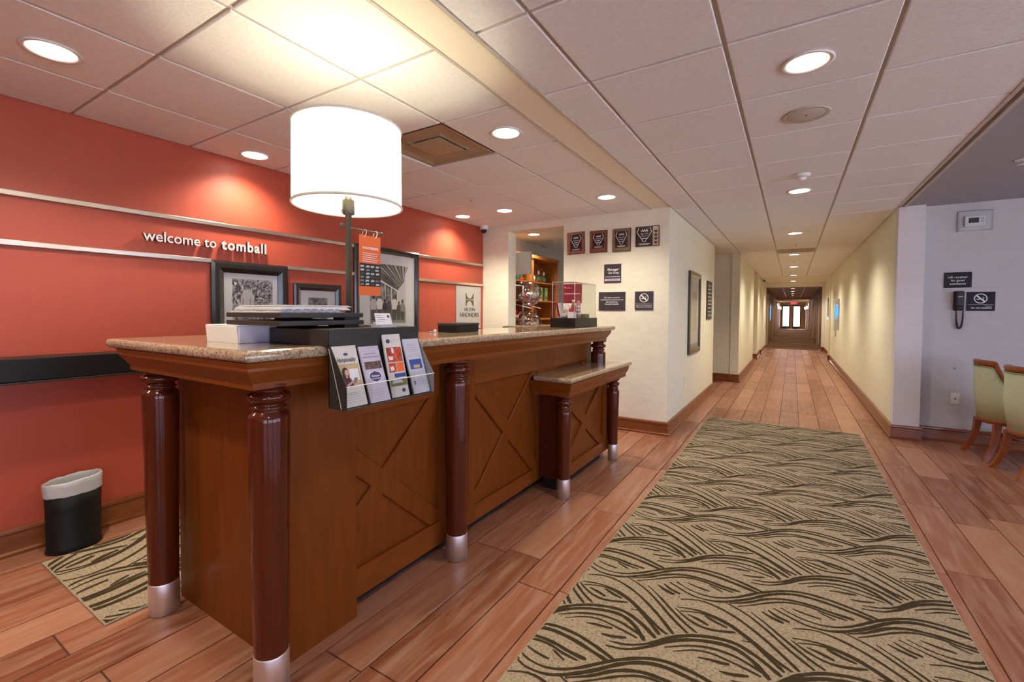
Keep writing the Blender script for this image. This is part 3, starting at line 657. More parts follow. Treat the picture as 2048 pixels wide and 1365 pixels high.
# newspapers on the tray
NP = [(-1.885, -1.555, 0.930, 1.205, 0.010), (-1.870, -1.545, 0.935, 1.232, 0.012), (-1.86, -1.552, 0.945, 1.245, 0.007)]
z = 1.3375
nlab = ['folded newspaper lying directly on the black tray, bottom of the stack', 'folded newspaper in the middle of the stack on the black tray', 'folded newspaper lying on top of the stack on the black tray']
for k, (x0, x1, y0, y1, h) in enumerate(NP):
    t = thing('newspaper', nlab[k], 'newspaper', ((x0 + x1) / 2, (y0 + y1) / 2, z), 'newspapers on the tray')
    n_l = 3
    for j in range(n_l):
        zz = z + j * h / n_l; ins = 0.004 * j
        MB().box(x0 + ins, x1 - ins * 0.6, y0 + ins, y1 - 0.006 * j, zz, zz + h / n_l - 0.0009, 0.001, 1).build('folded_sheet', m_white, t)
    b = MB()
    rr = random.Random(k)
    for j in range(7):
        y = y0 + 0.02 + j * 0.034; b.mi = rr.choice((0, 0, 1)); b.box(x1 + 0.0002, x1 + 0.0006, y, y + 0.012 + rr.random() * 0.014, z + 0.0012, z + h * 0.28)
    b.build('front_print', [m_greyink, m_dkred], t); z += h + 0.0004

# brochures in the rack
m_script = mat('script_ink', (0.03, 0.03, 0.05), 0.6)
def brochure(k, label, w_, top, zb, dep):
    y0 = Y0r + SW * k + (SW - w_) / 2; xb = XFR - 0.006 - dep
    xt = XB + 0.008 + (0.0 if top < 1.24 else 0.004)
    B0 = Vector((xb, y0, zb)); up = Vector((xt - xb, 0, top - zb)); H = up.length; up.normalize(); n = Y.cross(up).normalized()
    t = thing('brochure', label, 'brochure', (xb, y0 + w_ / 2, zb), 'brochures in the desk rack')
    return t, B0, up, n, H
def quad(b, B0, up, n, a0, a1, c0, c1, lift=0.0004, th=0.0003):
    b.slab(B0 + n * (0.002 + lift), Y, up, n, [(a0, c0), (a1, c0), (a1, c1), (a0, c1)], th)
def shape(b, B0, up, n, pts, lift=0.0008): b.slab(B0 + n * (0.002 + lift), Y, up, n, pts, 0.0003)
def hexa(w_, h_): return [(-w_, 0), (-w_ * 0.82, h_ * 0.62), (0, h_), (w_ * 0.82, h_ * 0.62), (w_, 0), (w_ * 0.82, -h_ * 0.62), (0, -h_), (-w_ * 0.82, -h_ * 0.62)]
m_tan = mat('print_tan', (0.50, 0.38, 0.22), 0.5); m_skin = mat('print_skin', (0.62, 0.36, 0.26), 0.5); m_hair = mat('print_dark_hair', (0.03, 0.018, 0.015), 0.5)
m_plum = mat('print_plum', (0.10, 0.025, 0.05), 0.5); m_pale = mat('print_pale', (0.72, 0.70, 0.72), 0.5); m_slate = mat('print_slate', (0.17, 0.18, 0.22), 0.5)
m_redp = mat('print_red_room', (0.50, 0.07, 0.03), 0.5, var=0.6, vscale=60); m_bluep = mat('print_blue', (0.03, 0.07, 0.30), 0.5); m_greenp = mat('print_green', (0.16, 0.18, 0.05), 0.5)
m_cardw = mat('print_stock_cream', (0.66, 0.64, 0.58), 0.5); m_cardl = mat('print_stock_lilac', (0.55, 0.51, 0.60), 0.5); m_cardg = mat('print_stock_grey', (0.56, 0.56, 0.62), 0.5)
m_shop = mat('print_shop_photo', (0.12, 0.07, 0.06), 0.5, var=0.9, vscale=90)
# 1: woman with a tablet
t, B0, up, n, H = brochure(0, 'cream brochure with a woman holding a tablet, leftmost in the rack', 0.104, 1.216, 1.001, 0.012)
for q in range(3): MB().slab(B0 - n * (0.004 * q) + Y * (-0.003 * q), Y, up, n, [(0, 0), (0.104, 0), (0.104, H - 0.002 * q), (0, H - 0.002 * q)], 0.0015).build('leaflet', m_cardw, t)
b = MB(); b.mi = 0; quad(b, B0, up, n, 0.006, 0.098, 0.072, 0.158)
b.mi = 1; quad(b, B0, up, n, 0.052, 0.092, 0.094, 0.138, 0.0007)
b.mi = 2; shape(b, B0, up, n, [(0.010, 0.072), (0.012, 0.090), (0.020, 0.104), (0.036, 0.110), (0.052, 0.104), (0.058, 0.090), (0.062, 0.072)], 0.0009)
b.mi = 3; shape(b, B0, up, n, [(0.020, 0.100), (0.020, 0.130), (0.026, 0.142), (0.036, 0.146), (0.045, 0.140), (0.048, 0.126), (0.047, 0.098), (0.040, 0.092)], 0.0012)
b.mi = 4; shape(b, B0, up, n, [(a, c) for a, c in circ(0.039, 0.125, 0.0085, 16, 0.0115)], 0.0015); shape(b, B0, up, n, [(0.033, 0.106), (0.042, 0.106), (0.041, 0.116), (0.035, 0.116)], 0.0014)
shape(b, B0, up, n, [(0.034, 0.074), (0.062, 0.088), (0.060, 0.094), (0.030, 0.081)], 0.0018)
b.mi = 5; shape(b, B0, up, n, [(0.062, 0.084), (0.078, 0.086), (0.082, 0.104), (0.066, 0.103)], 0.0021)
b.mi = 4; shape(b, B0, up, n, [(0.074, 0.082), (0.082, 0.086), (0.083, 0.094), (0.075, 0.090)], 0.0024)
b.mi = 6; shape(b, B0, up, n, [(0.052 + a, 0.194 + c) for a, c in hexa(0.010, 0.0055)])
b.build('cover_print', [m_tan, m_pale, m_plum, m_hair, m_skin, m_slate, m_navy], t)
b = MB(); text(b, 'Hamptonality', B0 + n * 0.0026 + Y * 0.052 + up * 0.166, Y, up, width=0.080, height=0.017, bold=0.010, depth=.0002, shear=0.25); b.build('lettering', m_script, t); b = MB()
for j in range(5): quad(b, B0, up, n, 0.012, 0.086 - 0.004 * (j % 3), 0.050 - j * 0.0085, 0.0508 - j * 0.0085)
b.build('lettering', m_greyink, t)
# 2: lilac
t, B0, up, n, H = brochure(1, 'lilac brochure with a navy hexagonal badge, second from left in the rack', 0.096, 1.208, 1.001, 0.008)
for q in range(2): MB().slab(B0 - n * (0.004 * q), Y, up, n, [(0, 0), (0.096, 0), (0.096, H - 0.003 * q), (0, H - 0.003 * q)], 0.0015).build('leaflet', m_cardl, t)
b = MB(); b.mi = 0; quad(b, B0, up, n, 0.010, 0.090, 0.128, 0.158)
b.mi = 1; shape(b, B0, up, n, [(0.048 + a, 0.098 + c) for a, c in hexa(0.031, 0.024)]); b.mi = 2; shape(b, B0, up, n, [(0.048 + a, 0.098 + c) for a, c in hexa(0.028, 0.021)], 0.0012)
b.build('cover_print', [m_shop, m_white, m_navy], t)
b = MB(); text(b, 'Hampton', B0 + n * 0.0038 + Y * 0.048 + up * 0.097, Y, up, width=0.040, bold=0.01, shear=0.2); text(b, 'Inn & Suites', B0 + n * 0.0038 + Y * 0.048 + up * 0.087, Y, up, width=0.042, shear=0.2); b.build('badge_lettering', m_wtext, t)
b = MB(); quad(b, B0, up, n, 0.020, 0.076, 0.188, 0.1905); text(b, 'perfect stay in Tomball', B0 + n * 0.0026 + Y * 0.048 + up * 0.174, Y, up, width=0.078)
for j in range(3): quad(b, B0, up, n, 0.014, 0.074 - 0.006 * j, 0.046 - j * 0.010, 0.0468 - j * 0.010)
b.build('lettering', m_greyink, t)
# 3: red photographs, standing taller
t, B0, up, n, H = brochure(2, 'tall brochure with red room photographs, third from left in the rack', 0.094, 1.250, 1.001, 0.018)
for q in range(2): MB().slab(B0 - n * (0.004 * q), Y, up, n, [(0, 0), (0.094, 0), (0.094, H - 0.003 * q), (0, H - 0.003 * q)], 0.0015).build('leaflet', m_cardw, t)
b = MB(); b.mi = 0; quad(b, B0, up, n, 0.008, 0.088, 0.142, 0.202); quad(b, B0, up, n, 0.008, 0.046, 0.100, 0.138); b.mi = 1; quad(b, B0, up, n, 0.050, 0.088, 0.100, 0.138)
b.mi = 2; quad(b, B0, up, n, 0.030, 0.090, 0.078, 0.094); b.mi = 3; quad(b, B0, up, n, 0.004, 0.090, 0.044, 0.070); b.mi = 4; shape(b, B0, up, n, [(0.010, 0.056), (0.020, 0.068), (0.060, 0.068), (0.072, 0.056)], 0.0012)
b.mi = 5; shape(b, B0, up, n, [(0.024 + a, 0.228 + c) for a, c in hexa(0.011, 0.009)]); shape(b, B0, up, n, [(0.066 + a, 0.024 + c) for a, c in hexa(0.010, 0.008)])
b.mi = 6; shape(b, B0, up, n, [(0.016, 0.150), (0.034, 0.150), (0.038, 0.164), (0.012, 0.166)], 0.0012); shape(b, B0, up, n, [(0.034, 0.178), (0.046, 0.178), (0.046, 0.200), (0.034, 0.200)], 0.0012); shape(b, B0, up, n, [(0.016, 0.104), (0.036, 0.112), (0.030, 0.126), (0.014, 0.122)], 0.0012)
b.build('cover_print', [m_redp, m_orange, m_bluep, m_greenp, m_lav, m_navy, m_pale], t)
b = MB(); quad(b, B0, up, n, 0.040, 0.078, 0.232, 0.2328); quad(b, B0, up, n, 0.040, 0.058, 0.225, 0.2258); b.build('lettering', m_greyink, t)
# 4: grey text card
t, B0, up, n, H = brochure(3, 'grey text card with a small blue photograph, rightmost in the rack', 0.094, 1.226, 1.001, 0.008)
for q in range(2): MB().slab(B0 - n * (0.005 * q), Y, up, n, [(0, 0), (0.094, 0), (0.094, H - 0.003 * q), (0, H - 0.003 * q)], 0.0015).build('leaflet', m_cardg, t)
b = MB(); b.mi = 0; quad(b, B0, up, n, 0.012, 0.082, 0.104, 0.146); b.mi = 1; quad(b, B0, up, n, 0.030, 0.066, 0.108, 0.122, 0.0008); b.mi = 2; shape(b, B0, up, n, [(0.016 + a, 0.046 + c) for a, c in circ(0, 0, 0.006, 14, 0.010)])
b.build('cover_print', [m_bluep, m_tan, m_slate], t)
b = MB()
for c in (0.212, 0.204, 0.196, 0.188, 0.180, 0.166, 0.158, 0.092, 0.084, 0.060, 0.052, 0.042, 0.034): quad(b, B0, up, n, 0.014 + (0.012 if c < 0.065 else 0), 0.082 - 0.012 * (int(c * 1000) % 3 == 0), c, c + 0.0009)
b.build('lettering', m_greyink, t)

# stationery box left of the stand
sb = thing('paper_box', 'small white card box standing on the granite left of the black display block', 'box', (-1.905, 0.985, GT))
MB().box(-2.03, -1.783, 0.912, 1.060, GT, GT + 0.066, 0.0015, 1).build('box_body', m_lav, sb)
MB().obox((-1.910, 0.9095, GT + 0.033), (0.118, 0, 0.0), (0, 0.001, 0.001), (0, -0.003, 0.032)).build('flap', mat('flap_white', (0.78, 0.76, 0.72), 0.6), sb)
MB().box(-2.033, -1.781, 0.909, 1.062, GT + 0.0665, GT + 0.070, 0.001, 1).build('lid', m_white, sb)
# card holder on the block
ch = thing('card_holder', 'small business card holder on top of the black display block', 'card holder', (-1.43, 1.315, 1.2785))
MB().slab((0, 1.270, 0), X, Z, Y, [(-1.47, 1.2785), (-1.41, 1.2785), (-1.412, 1.290), (-1.440, 1.288), (-1.452, 1.300)], 0.09).build('tray', m_greyp, ch)
MB().slab((0, 1.274, 0), X, Z, Y, [(-1.441, 1.289), (-1.433, 1.289), (-1.450, 1.336), (-1.453, 1.336)], 0.082).build('cards', m_white, ch)
b = MB(); un = Vector((-0.0170, 0, 0.047)).normalized()
for j, (a0, a1) in enumerate(((0.006, 0.03), (0.006, 0.045), (0.006, 0.05), (0.006, 0.04))): b.slab(Vector((-1.4325, 1.274, 1.289)) + un * (0.040 - j * 0.009), Y, un, Y.cross(un), [(a0, 0), (a1, 0), (a1, 0.001), (a0, 0.001)], 0.0004)
b.slab(Vector((-1.4325, 1.274, 1.289)) + un * 0.030, Y, un, Y.cross(un), circ(0.068, 0.006, 0.006), 0.0004); b.build('card_print', m_ink, ch)

# further along the desk
bb = thing('black_box', 'flat black box lying on the granite top near the loyalty sign', 'box', (-1.78, 2.23, GT))
MB().box(-1.85, -1.70, 2.12, 2.34, GT, GT + 0.042, 0.003).build('box_body', m_black, bb); MB().box(-1.853, -1.697, 2.117, 2.343, GT + 0.0425, GT + 0.056, 0.003).build('lid', m_char, bb)
sc_ = thing('tape_dispenser', 'small white desk gadget beside the flat black box', 'gadget', (-1.82, 2.04, GT))
MB().lathe(-1.82, 2.06, [(0.008, GT), (0.008, GT + 0.016), (0.006, GT + 0.018)], 16).build('roll', m_wtext, sc_); MB().box(-1.824, -1.816, 2.01, 2.046, GT, GT + 0.008, 0.002).build('base', m_greyp, sc_)

dc = thing('display_case', 'clear acrylic display case on a black plinth at the far end of the desk', 'display case', (-1.59, 3.6, GT))
cx0, cx1, cy0, cy1 = -1.70, -1.50, 3.38, 3.84
MB().box(cx0 - 0.012, cx1 + 0.012, cy0 - 0.012, cy1 + 0.012, GT, GT + 0.078, 0.003).build('plinth', m_black, dc)
cz0, cz1 = GT + 0.0785, 1.590
for nm, a in (('pane', (cx0, cx0 + 0.004, cy0, cy1, cz0, cz1)), ('pane', (cx1 - 0.004, cx1, cy0, cy1, cz0, cz1)), ('pane', (cx0 + 0.004, cx1 - 0.004, cy0, cy0 + 0.004, cz0, cz1)), ('pane', (cx0 + 0.004, cx1 - 0.004, cy1 - 0.004, cy1, cz0, cz1)), ('pane', (cx0, cx1, cy0, cy1, cz1, cz1 + 0.004))):
    MB().box(*a).build(nm, m_acryl, dc)
b = MB()
for x, y in ((cx0, cy0), (cx1, cy0), (cx0, cy1), (cx1, cy1)): b.tube([(x, y, cz0), (x, y, cz1 + 0.004)], 0.0018, 5)
b.tube([(cx0, cy0, cz1 + .004), (cx1, cy0, cz1 + .004), (cx1, cy1, cz1 + .004), (cx0, cy1, cz1 + .004)], 0.0018, 5, closed=True); b.build('edge_line', mat('acrylic_edge', (0.75, 0.78, 0.76), 0.15), dc)
GIC = 'goods inside the acrylic display case'
t = thing('price_card', 'crimson card with white lettering inside the acrylic case', 'card', (-1.64, 3.72, cz0), GIC)
MB().box(-1.685, -1.515, 3.56, 3.566, cz0 + 0.125, cz1 - 0.004).build('card_panel', m_dkred, t); MB().box(-1.605, -1.595, 3.567, 3.60, cz0, cz1 - 0.06).build('easel', m_dkred, t)
b = MB(); text(b, 'H', (-1.668, 3.5595, cz1 - 0.040), X, Z, width=0.012, bold=.03); b.box(-1.655, -1.615, 3.5592, 3.5597, cz1 - 0.040, cz1 - 0.036); b.box(-1.675, -1.53, 3.5592, 3.5597, cz1 - 0.092, cz1 - 0.085); b.build('lettering', m_wtext, t)
t = thing('leaflet_stand', 'crimson and white leaflet leaning at the left inside the acrylic case', 'leaflet', (-1.67, 3.45, cz0), GIC)
MB().obox((-1.672, 3.45, cz0 + 0.07), (0.012, 0, -0.062), (0, 0.035, 0), (0.004, 0, 0.001)).build('cover', m_dkred, t); MB().obox((-1.655, 3.452, cz0 + 0.066), (0.013, 0, -0.060), (0, 0.036, 0), (0.002, 0, 0.001)).build('inner_sheet', m_white, t)
t = thing('folded_cloth', 'crumpled white cloth inside the acrylic case', 'cloth', (-1.60, 3.45, cz0), GIC)
b = MB().lathe(-1.60, 3.45, [(0.002, cz0), (0.038, cz0 + 0.004), (0.045, cz0 + 0.03), (0.036, cz0 + 0.07), (0.018, cz0 + 0.10), (0.003, cz0 + 0.115)], 14)
rr = random.Random(5)
for v in b.bm.verts: v.co += Vector((rr.uniform(-.006, .006), rr.uniform(-.006, .006), max(0, rr.uniform(-.006, .006))))
b.build('cloth', m_white, t); MB().obox((-1.60, 3.408, cz0 + 0.055), (0.02, 0, 0.004), (0, 0.001, 0), (0, 0, 0.014)).build('tan_patch', m_tan, t)
t = thing('bottle', 'small amber and blue labelled bottle inside the acrylic case', 'bottle', (-1.545, 3.46, cz0 + 0.03), GIC)
MB().lathe(-1.545, 3.46, [(0.02, cz0 + 0.0), (0.021, cz0 + 0.10), (0.010, cz0 + 0.118), (0.010, cz0 + 0.132)], 16).build('body', mat('amber_plastic', (0.35, 0.12, 0.05), 0.25), t); MB().lathe(-1.545, 3.46, [(0.0215, cz0 + 0.03), (0.0215, cz0 + 0.085)], 16, cap=False).build('label_band', m_bluep, t); MB().lathe(-1.545, 3.46, [(0.012, cz0 + 0.132), (0.012, cz0 + 0.150)], 14).build('cap', m_wtext, t)
t = thing('soft_toy_tube', 'pink and white striped tube standing inside the acrylic case', 'tube', (-1.53, 3.56, cz0), GIC)
MB().lathe(-1.53, 3.53, [(0.018, cz0), (0.018, cz0 + 0.12), (0.012, cz0 + 0.145)], 14).build('body', mat('pink_plastic', (0.65, 0.22, 0.25), 0.35), t)
b = MB()
for k in range(3): b.lathe(-1.53, 3.53, [(0.0184, cz0 + 0.03 + 0.03 * k), (0.0184, cz0 + 0.042 + 0.03 * k)], 14, cap=False)
b.build('stripe', m_wtext, t)
t = thing('small_box', 'little red box on a stack of white cards inside the acrylic case', 'box', (-1.535, 3.40, cz0), GIC)
MB().box(-1.555, -1.515, 3.392, 3.43, cz0 + 0.05, cz0 + 0.078, 0.001, 1).build('red_carton', mat('bright_red_card', (0.55, 0.03, 0.04), 0.4), t); MB().box(-1.565, -1.510, 3.388, 3.44, cz0, cz0 + 0.0495, 0.001, 1).build('white_stack', m_white, t)
t = thing('eyeglass_case', 'small dark green case at the right inside the acrylic case', 'case', (-1.53, 3.68, cz0), GIC)
MB().box(-1.56, -1.515, 3.61, 3.74, cz0, cz0 + 0.022, 0.006).build('case_body', mat('dark_green', (0.03, 0.06, 0.03), 0.4), t); MB().box(-1.56, -1.515, 3.61, 3.74, cz0 + 0.0225, cz0 + 0.034, 0.005).build('case_lid', m_greenp, t)

# ---------------------------------------------------------------- red wall
b = MB(); b.mi = 0
def letters(name, label, txt, y0, y1, z, xh, bold, space=1.0):
    t = thing(name, label, 'lettering', (RX, (y0 + y1) / 2, z))
    vs, fs = text_mesh(txt, bold, 0.1, 0.0, space); x0 = min(p.x for p in vs); x1 = max(p.x for p in vs); s = (y1 - y0) / (x1 - x0)
    # one object per letter: split by connected parts along the line
    adj = {}
    for f in fs:
        for i in f: adj.setdefault(f[0], set()); adj.setdefault(i, set()); adj[f[0]].add(i); adj[i].add(f[0])
    seen = set(); comps = []
    for i in adj:
        if i in seen: continue
        stk = [i]; cp = set()
        while stk:
            q = stk.pop()
            if q in cp: continue
            cp.add(q); stk += adj[q]
        seen |= cp; comps.append(cp)
    # merge parts of one letter (front, back and sides may be separate islands) by overlapping x extents
    comps = sorted(comps, key=lambda c: min(vs[i].x for i in c)); letters_ = []
    for c in comps:
        a0, a1 = min(vs[i].x for i in c), max(vs[i].x for i in c)
        if letters_ and a0 < letters_[-1][1] - 0.02: letters_[-1][2] |= c; letters_[-1][1] = max(letters_[-1][1], a1)
        else: letters_.append([a0, a1, set(c)])
    for a0, a1, c in letters_:
        m_ = MB(); ix = {}
        for i in c:
            p = vs[i]; ix[i] = m_.bm.verts.new((RX + 0.012 + (p.z + 0.1) / 0.2 * 0.022, y0 + (p.x - x0) * s, z + p.y * s * xh))
        for f in fs:
            if f[0] in ix:
                try:
                    g = m_.bm.faces.new([ix[i] for i in f]); g.material_index = 0
                except ValueError: pass
        m_.bm.normal_update()
        for g in m_.bm.faces: g.material_index = 0 if abs(g.normal.x) > 0.9 else 1
        yc = y0 + ((a0 + a1) / 2 - x0) * s
        m_.mi = 1; m_.box(RX, RX + 0.012, yc - 0.004, yc + 0.004, z + 0.012, z + 0.020)
        m_.build('letter', [m_letter, m_letside], t)
    return t
letters('wall_lettering', 'raised pale metal letters reading welcome to, on the red wall', 'welcome to', 1.236, 1.672, 1.798, 1.08, 0.012)
letters('wall_lettering', 'bold raised metal letters reading tomball, right of the lighter words', 'tomball', 1.706, 2.040, 1.796, 1.08, 0.032, 1.14)

def picture(name, label, axis, wall, a0, a1, z0, z1, fw, mw_, pr, pm, dirn=1):
    """framed picture. axis 'x': on plane x = wall facing +x (dirn 1)"""
    c = (a0 + a1) / 2; t = thing(name, label, 'picture', (wall, c, (z0 + z1) / 2))
    d = 0.03
    prof = [(0, 0), (d * 0.75, 0), (d, fw * 0.25), (d, fw * 0.6), (d * 0.6, fw), (0.008, fw)]
    b = MB(); cor = [(a0, z0, 1, 1), (a1, z0, -1, 1), (a1, z1, -1, -1), (a0, z1, 1, -1)]
    rings = [[b.bm.verts.new((wall + dirn * h, ya + sy * q, za + sz * q)) for h, q in prof] for ya, za, sy, sz in cor]
    for i in range(4):
        A, B_ = rings[i], rings[(i + 1) % 4]
        for k in range(len(prof) - 1): b.bm.faces.new((A[k], A[k + 1], B_[k + 1], B_[k]))
    b.build('frame', m_frame, t)
    q = fw - 0.002
    MB().box(min(wall + dirn * 0.002, wall + dirn * 0.009), max(wall + dirn * 0.002, wall + dirn * 0.009), a0 + q, a1 - q, z0 + q, z1 - q).build('mat_board', m_matb, t)
    if pr:
        MB().box(min(wall + dirn * 0.009, wall + dirn * 0.0098), max(wall + dirn * 0.009, wall + dirn * 0.0098), *pr).build('photo_print', pm, t)
    MB().box(min(wall + dirn * 0.0128, wall + dirn * 0.014), max(wall + dirn * 0.0128, wall + dirn * 0.014), a0 + q, a1 - q, z0 + q, z1 - q).build('pane', m_glass, t)
    return t
t = picture('framed_photo', 'black framed photograph of pale foliage, behind the newspapers', 'x', RX, 1.642, 2.226, 1.00, 1.712, 0.085, 0.1, (1.79, 2.10, 1.16, 1.585), m_print1)
xx = RX + 0.0100
b = MB(); rr = random.Random(11)
for k in range(150):
    y, z = rr.uniform(1.81, 2.08), rr.uniform(1.40, 1.572); b.mi = rr.choice((0, 0, 1, 1, 2, 3, 4)); a = rr.random() * 3; r_ = rr.uniform(0.006, 0.016)
    b.slab((xx + 0.000004 * k, 0, 0), Y, Z, X, [(y + r_ * math.cos(q) * math.cos(a) - r_ * .38 * math.sin(q) * math.sin(a), z + r_ * math.cos(q) * math.sin(a) + r_ * .38 * math.sin(q) * math.cos(a)) for q in [k_ * math.pi / 4 for k_ in range(8)]], 0.0002)
b.mi = 3; b.slab((xx + .0009, 0, 0), Y, Z, X, [(1.85, 1.30), (1.845, 1.40), (1.87, 1.50), (1.91, 1.51), (1.955, 1.46), (1.95, 1.38), (1.93, 1.30)], .0002)
b.mi = 2
for y in (1.845, 1.90, 1.955, 2.01): b.slab((xx + .0012, 0, 0), Y, Z, X, [(y, 1.25), (y + .006, 1.25), (y + .028, 1.44), (y + .022, 1.44)], .0002)
b.build('print_detail', m_pg, t)
t = picture('framed_photo', 'smallest black framed photograph, half hidden behind the trays and lamp pole', 'x', RX, 2.28, 2.75, 1.02, 1.582, 0.06, 0.1, (2.42, 2.61, 1.22, 1.46), m_print2)
t = picture('framed_photo', 'large black framed photograph of people in a covered market, right of the lamp pole', 'x', RX, 2.90, 3.785, 0.95, 1.997, 0.062, 0.1, (3.10, 3.585, 1.22, 1.83), m_print3)
b = MB()
def fl(pts, tone, lift): b.mi = tone; b.slab((xx + lift, 0, 0), Y, Z, X, pts, .0002)
fl([(3.10, 1.62), (3.585, 1.56), (3.585, 1.83), (3.10, 1.83)], 1, 0)
for k in range(9):                                            # rafters running to the far end of the hall
    y = 3.12 + k * 0.06; fl([(y, 1.83), (y + .02, 1.83), (3.50 + k * .008, 1.60 + k * .012), (3.495 + k * .008, 1.60 + k * .012)], 3 if k % 2 else 2, .0003)
fl([(3.10, 1.70), (3.10, 1.72), (3.50, 1.555), (3.50, 1.545)], 4, .0006)
fl([(3.46, 1.40), (3.585, 1.40), (3.585, 1.83), (3.56, 1.66), (3.48, 1.58)], 3, .0005)
for k in range(5): fl([(3.12 + k * .085, 1.40), (3.13 + k * .085, 1.40), (3.13 + k * .085, 1.70 - k * .035), (3.12 + k * .085, 1.70 - k * .035)], 4, .0008)
fl([(3.10, 1.22), (3.585, 1.22), (3.585, 1.30), (3.10, 1.33)], 2, .0004)
rr = random.Random(4)
for y, h, sh in ((3.14, .26, 3), (3.22, .27, 4), (3.29, .22, 0), (3.35, .24, 1), (3.42, .27, 4), (3.485, .20, 0), (3.54, .22, 2)):
    z = 1.25; wd = h * .13
    fl([(y - wd * .8, z), (y + wd * .8, z), (y + wd, z + h * .48), (y - wd, z + h * .48)], 0, .0009)
    fl([(y - wd, z + h * .42), (y + wd, z + h * .42), (y + wd * 1.25, z + h * .70), (y + wd * .6, z + h * .83), (y - wd * .6, z + h * .83), (y - wd * 1.25, z + h * .70)], sh, .0011)
    fl(circ(y, z + h * .92, h * .075, 12, h * .095), rr.choice((0, 1, 2)), .0013)
b.build('print_detail', m_pg, t)

# loyalty programme sign
m_brush = mat('brushed_sign_plate', (0.60, 0.60, 0.62), 0.35, metal=0.7, var=0.12, vscale=10, stretch=(1, 1, 14)); m_bronze = mat('bronze_emblem', (0.15, 0.12, 0.07), 0.3, metal=0.8)
t = thing('metal_sign', 'brushed metal sign with a bronze emblem at the right end of the red wall', 'sign', (RX, 4.72, 1.43))
MB().box(RX, RX + 0.012, 4.46, 4.985, 1.12, 1.672, 0.002).build('plate', m_brush, t)
def emblem(b, o, u, v, n, s, th):
    top = [(-s, s * 1.0)] + [(s * .85 * math.cos(a), s * 1.0 + s * .82 * math.sin(a)) for a in [math.pi + math.pi * i / 12 for i in range(13)]] + [(s, s * 1.0), (s, 0.06 * s), (-s, 0.06 * s)]
    b.slab(o, u, v, n, top, th); b.slab(o, u, v, n, [(a, -c) for a, c in top][::-1], th)
b = MB(); emblem(b, Vector((RX + .0122, 4.735, 1.50)), Y, Z, X, .082, .004); b.build('emblem', m_bronze, t)
b = MB(); text(b, 'HILTON', (RX + .0122, 4.735, 1.352), Y, Z, width=.225, height=.044, depth=.002); b.build('lettering', m_letside, t); b = MB(); text(b, 'HHONORS', (RX + .0122, 4.735, 1.275), Y, Z, width=.40, height=.056, depth=.002); b.build('lettering', m_letside, t)

# wall ledge
t = thing('wall_ledge', 'black ledge running along the red wall at the left of the desk', 'shelf', (RX, 0, 1.0))
MB().box(RX, RX + 0.20, YB + .5, 4.3, 0.968, 1.088, 0.004).build('ledge_body', m_black, t); MB().box(RX + .002, RX + 0.203, YB + .5, 4.3, 0.955, 0.966, 0.002).build('edge_strip', m_letside, t)

# waste bin
t = thing('waste_bin', 'oval black waste bin with a clear white liner against the red wall', 'bin', (-3.43, 0.845, 0))
bx, by = -3.438, 0.845
MB().lathe(bx, by, [(0.92, 0.0), (1.0, 0.012), (0.955, 0.03), (0.965, 0.25), (1.0, 0.345), (0.97, 0.345), (0.92, 0.03)], 40, 0.090, 0.122).build('bin_body', mat('bin_black_vinyl', (0.008, 0.008, 0.0075), 0.45, spec=0.25), t)
b = MB().lathe(bx, by, [(1.015, 0.318), (1.03, 0.328), (1.02, 0.345), (1.035, 0.368), (1.03, 0.392), (1.0, 0.398), (0.96, 0.388), (0.93, 0.33), (0.88, 0.20)], 72, 0.090, 0.122, cap=False)
for v in b.bm.verts:
    a = math.atan2((v.co.y - by) / .122, (v.co.x - bx) / .09); q = math.sin(a * 7 + 1) * .45 + math.sin(a * 17 + v.co.z * 60) * .35
    tilt = .010 * math.cos(a - 1.2)
    v.co += Vector((math.cos(a) * q * .0025, math.sin(a) * q * .0025, q * .0035 + (tilt if v.co.z > .33 else tilt * .3)))
b.build('liner', m_bag, t)

# dome camera in the corner
def dome(name, label, x, y, z, cat='camera'):
    t = thing(name, label, cat, (x, y, z))
    MB().lathe(x, y, [(0.055, z), (0.058, z - 0.01), (0.056, z - 0.045), (0.040, z - 0.055)], 28).build('housing', m_trim, t)
    MB().lathe(x, y, [(0.040, z - 0.055), (0.036, z - 0.078), (0.022, z - 0.095), (0.004, z - 0.101)], 24).build('dome_lens', m_blackm, t); return t
dome('dome_camera', 'white dome camera under the ceiling where the red wall meets the cream wall', -3.50, 4.93, 2.486)
dome('dome_camera', 'small dome camera high on the left by the hall portal', -0.80, 17.0, 2.47)

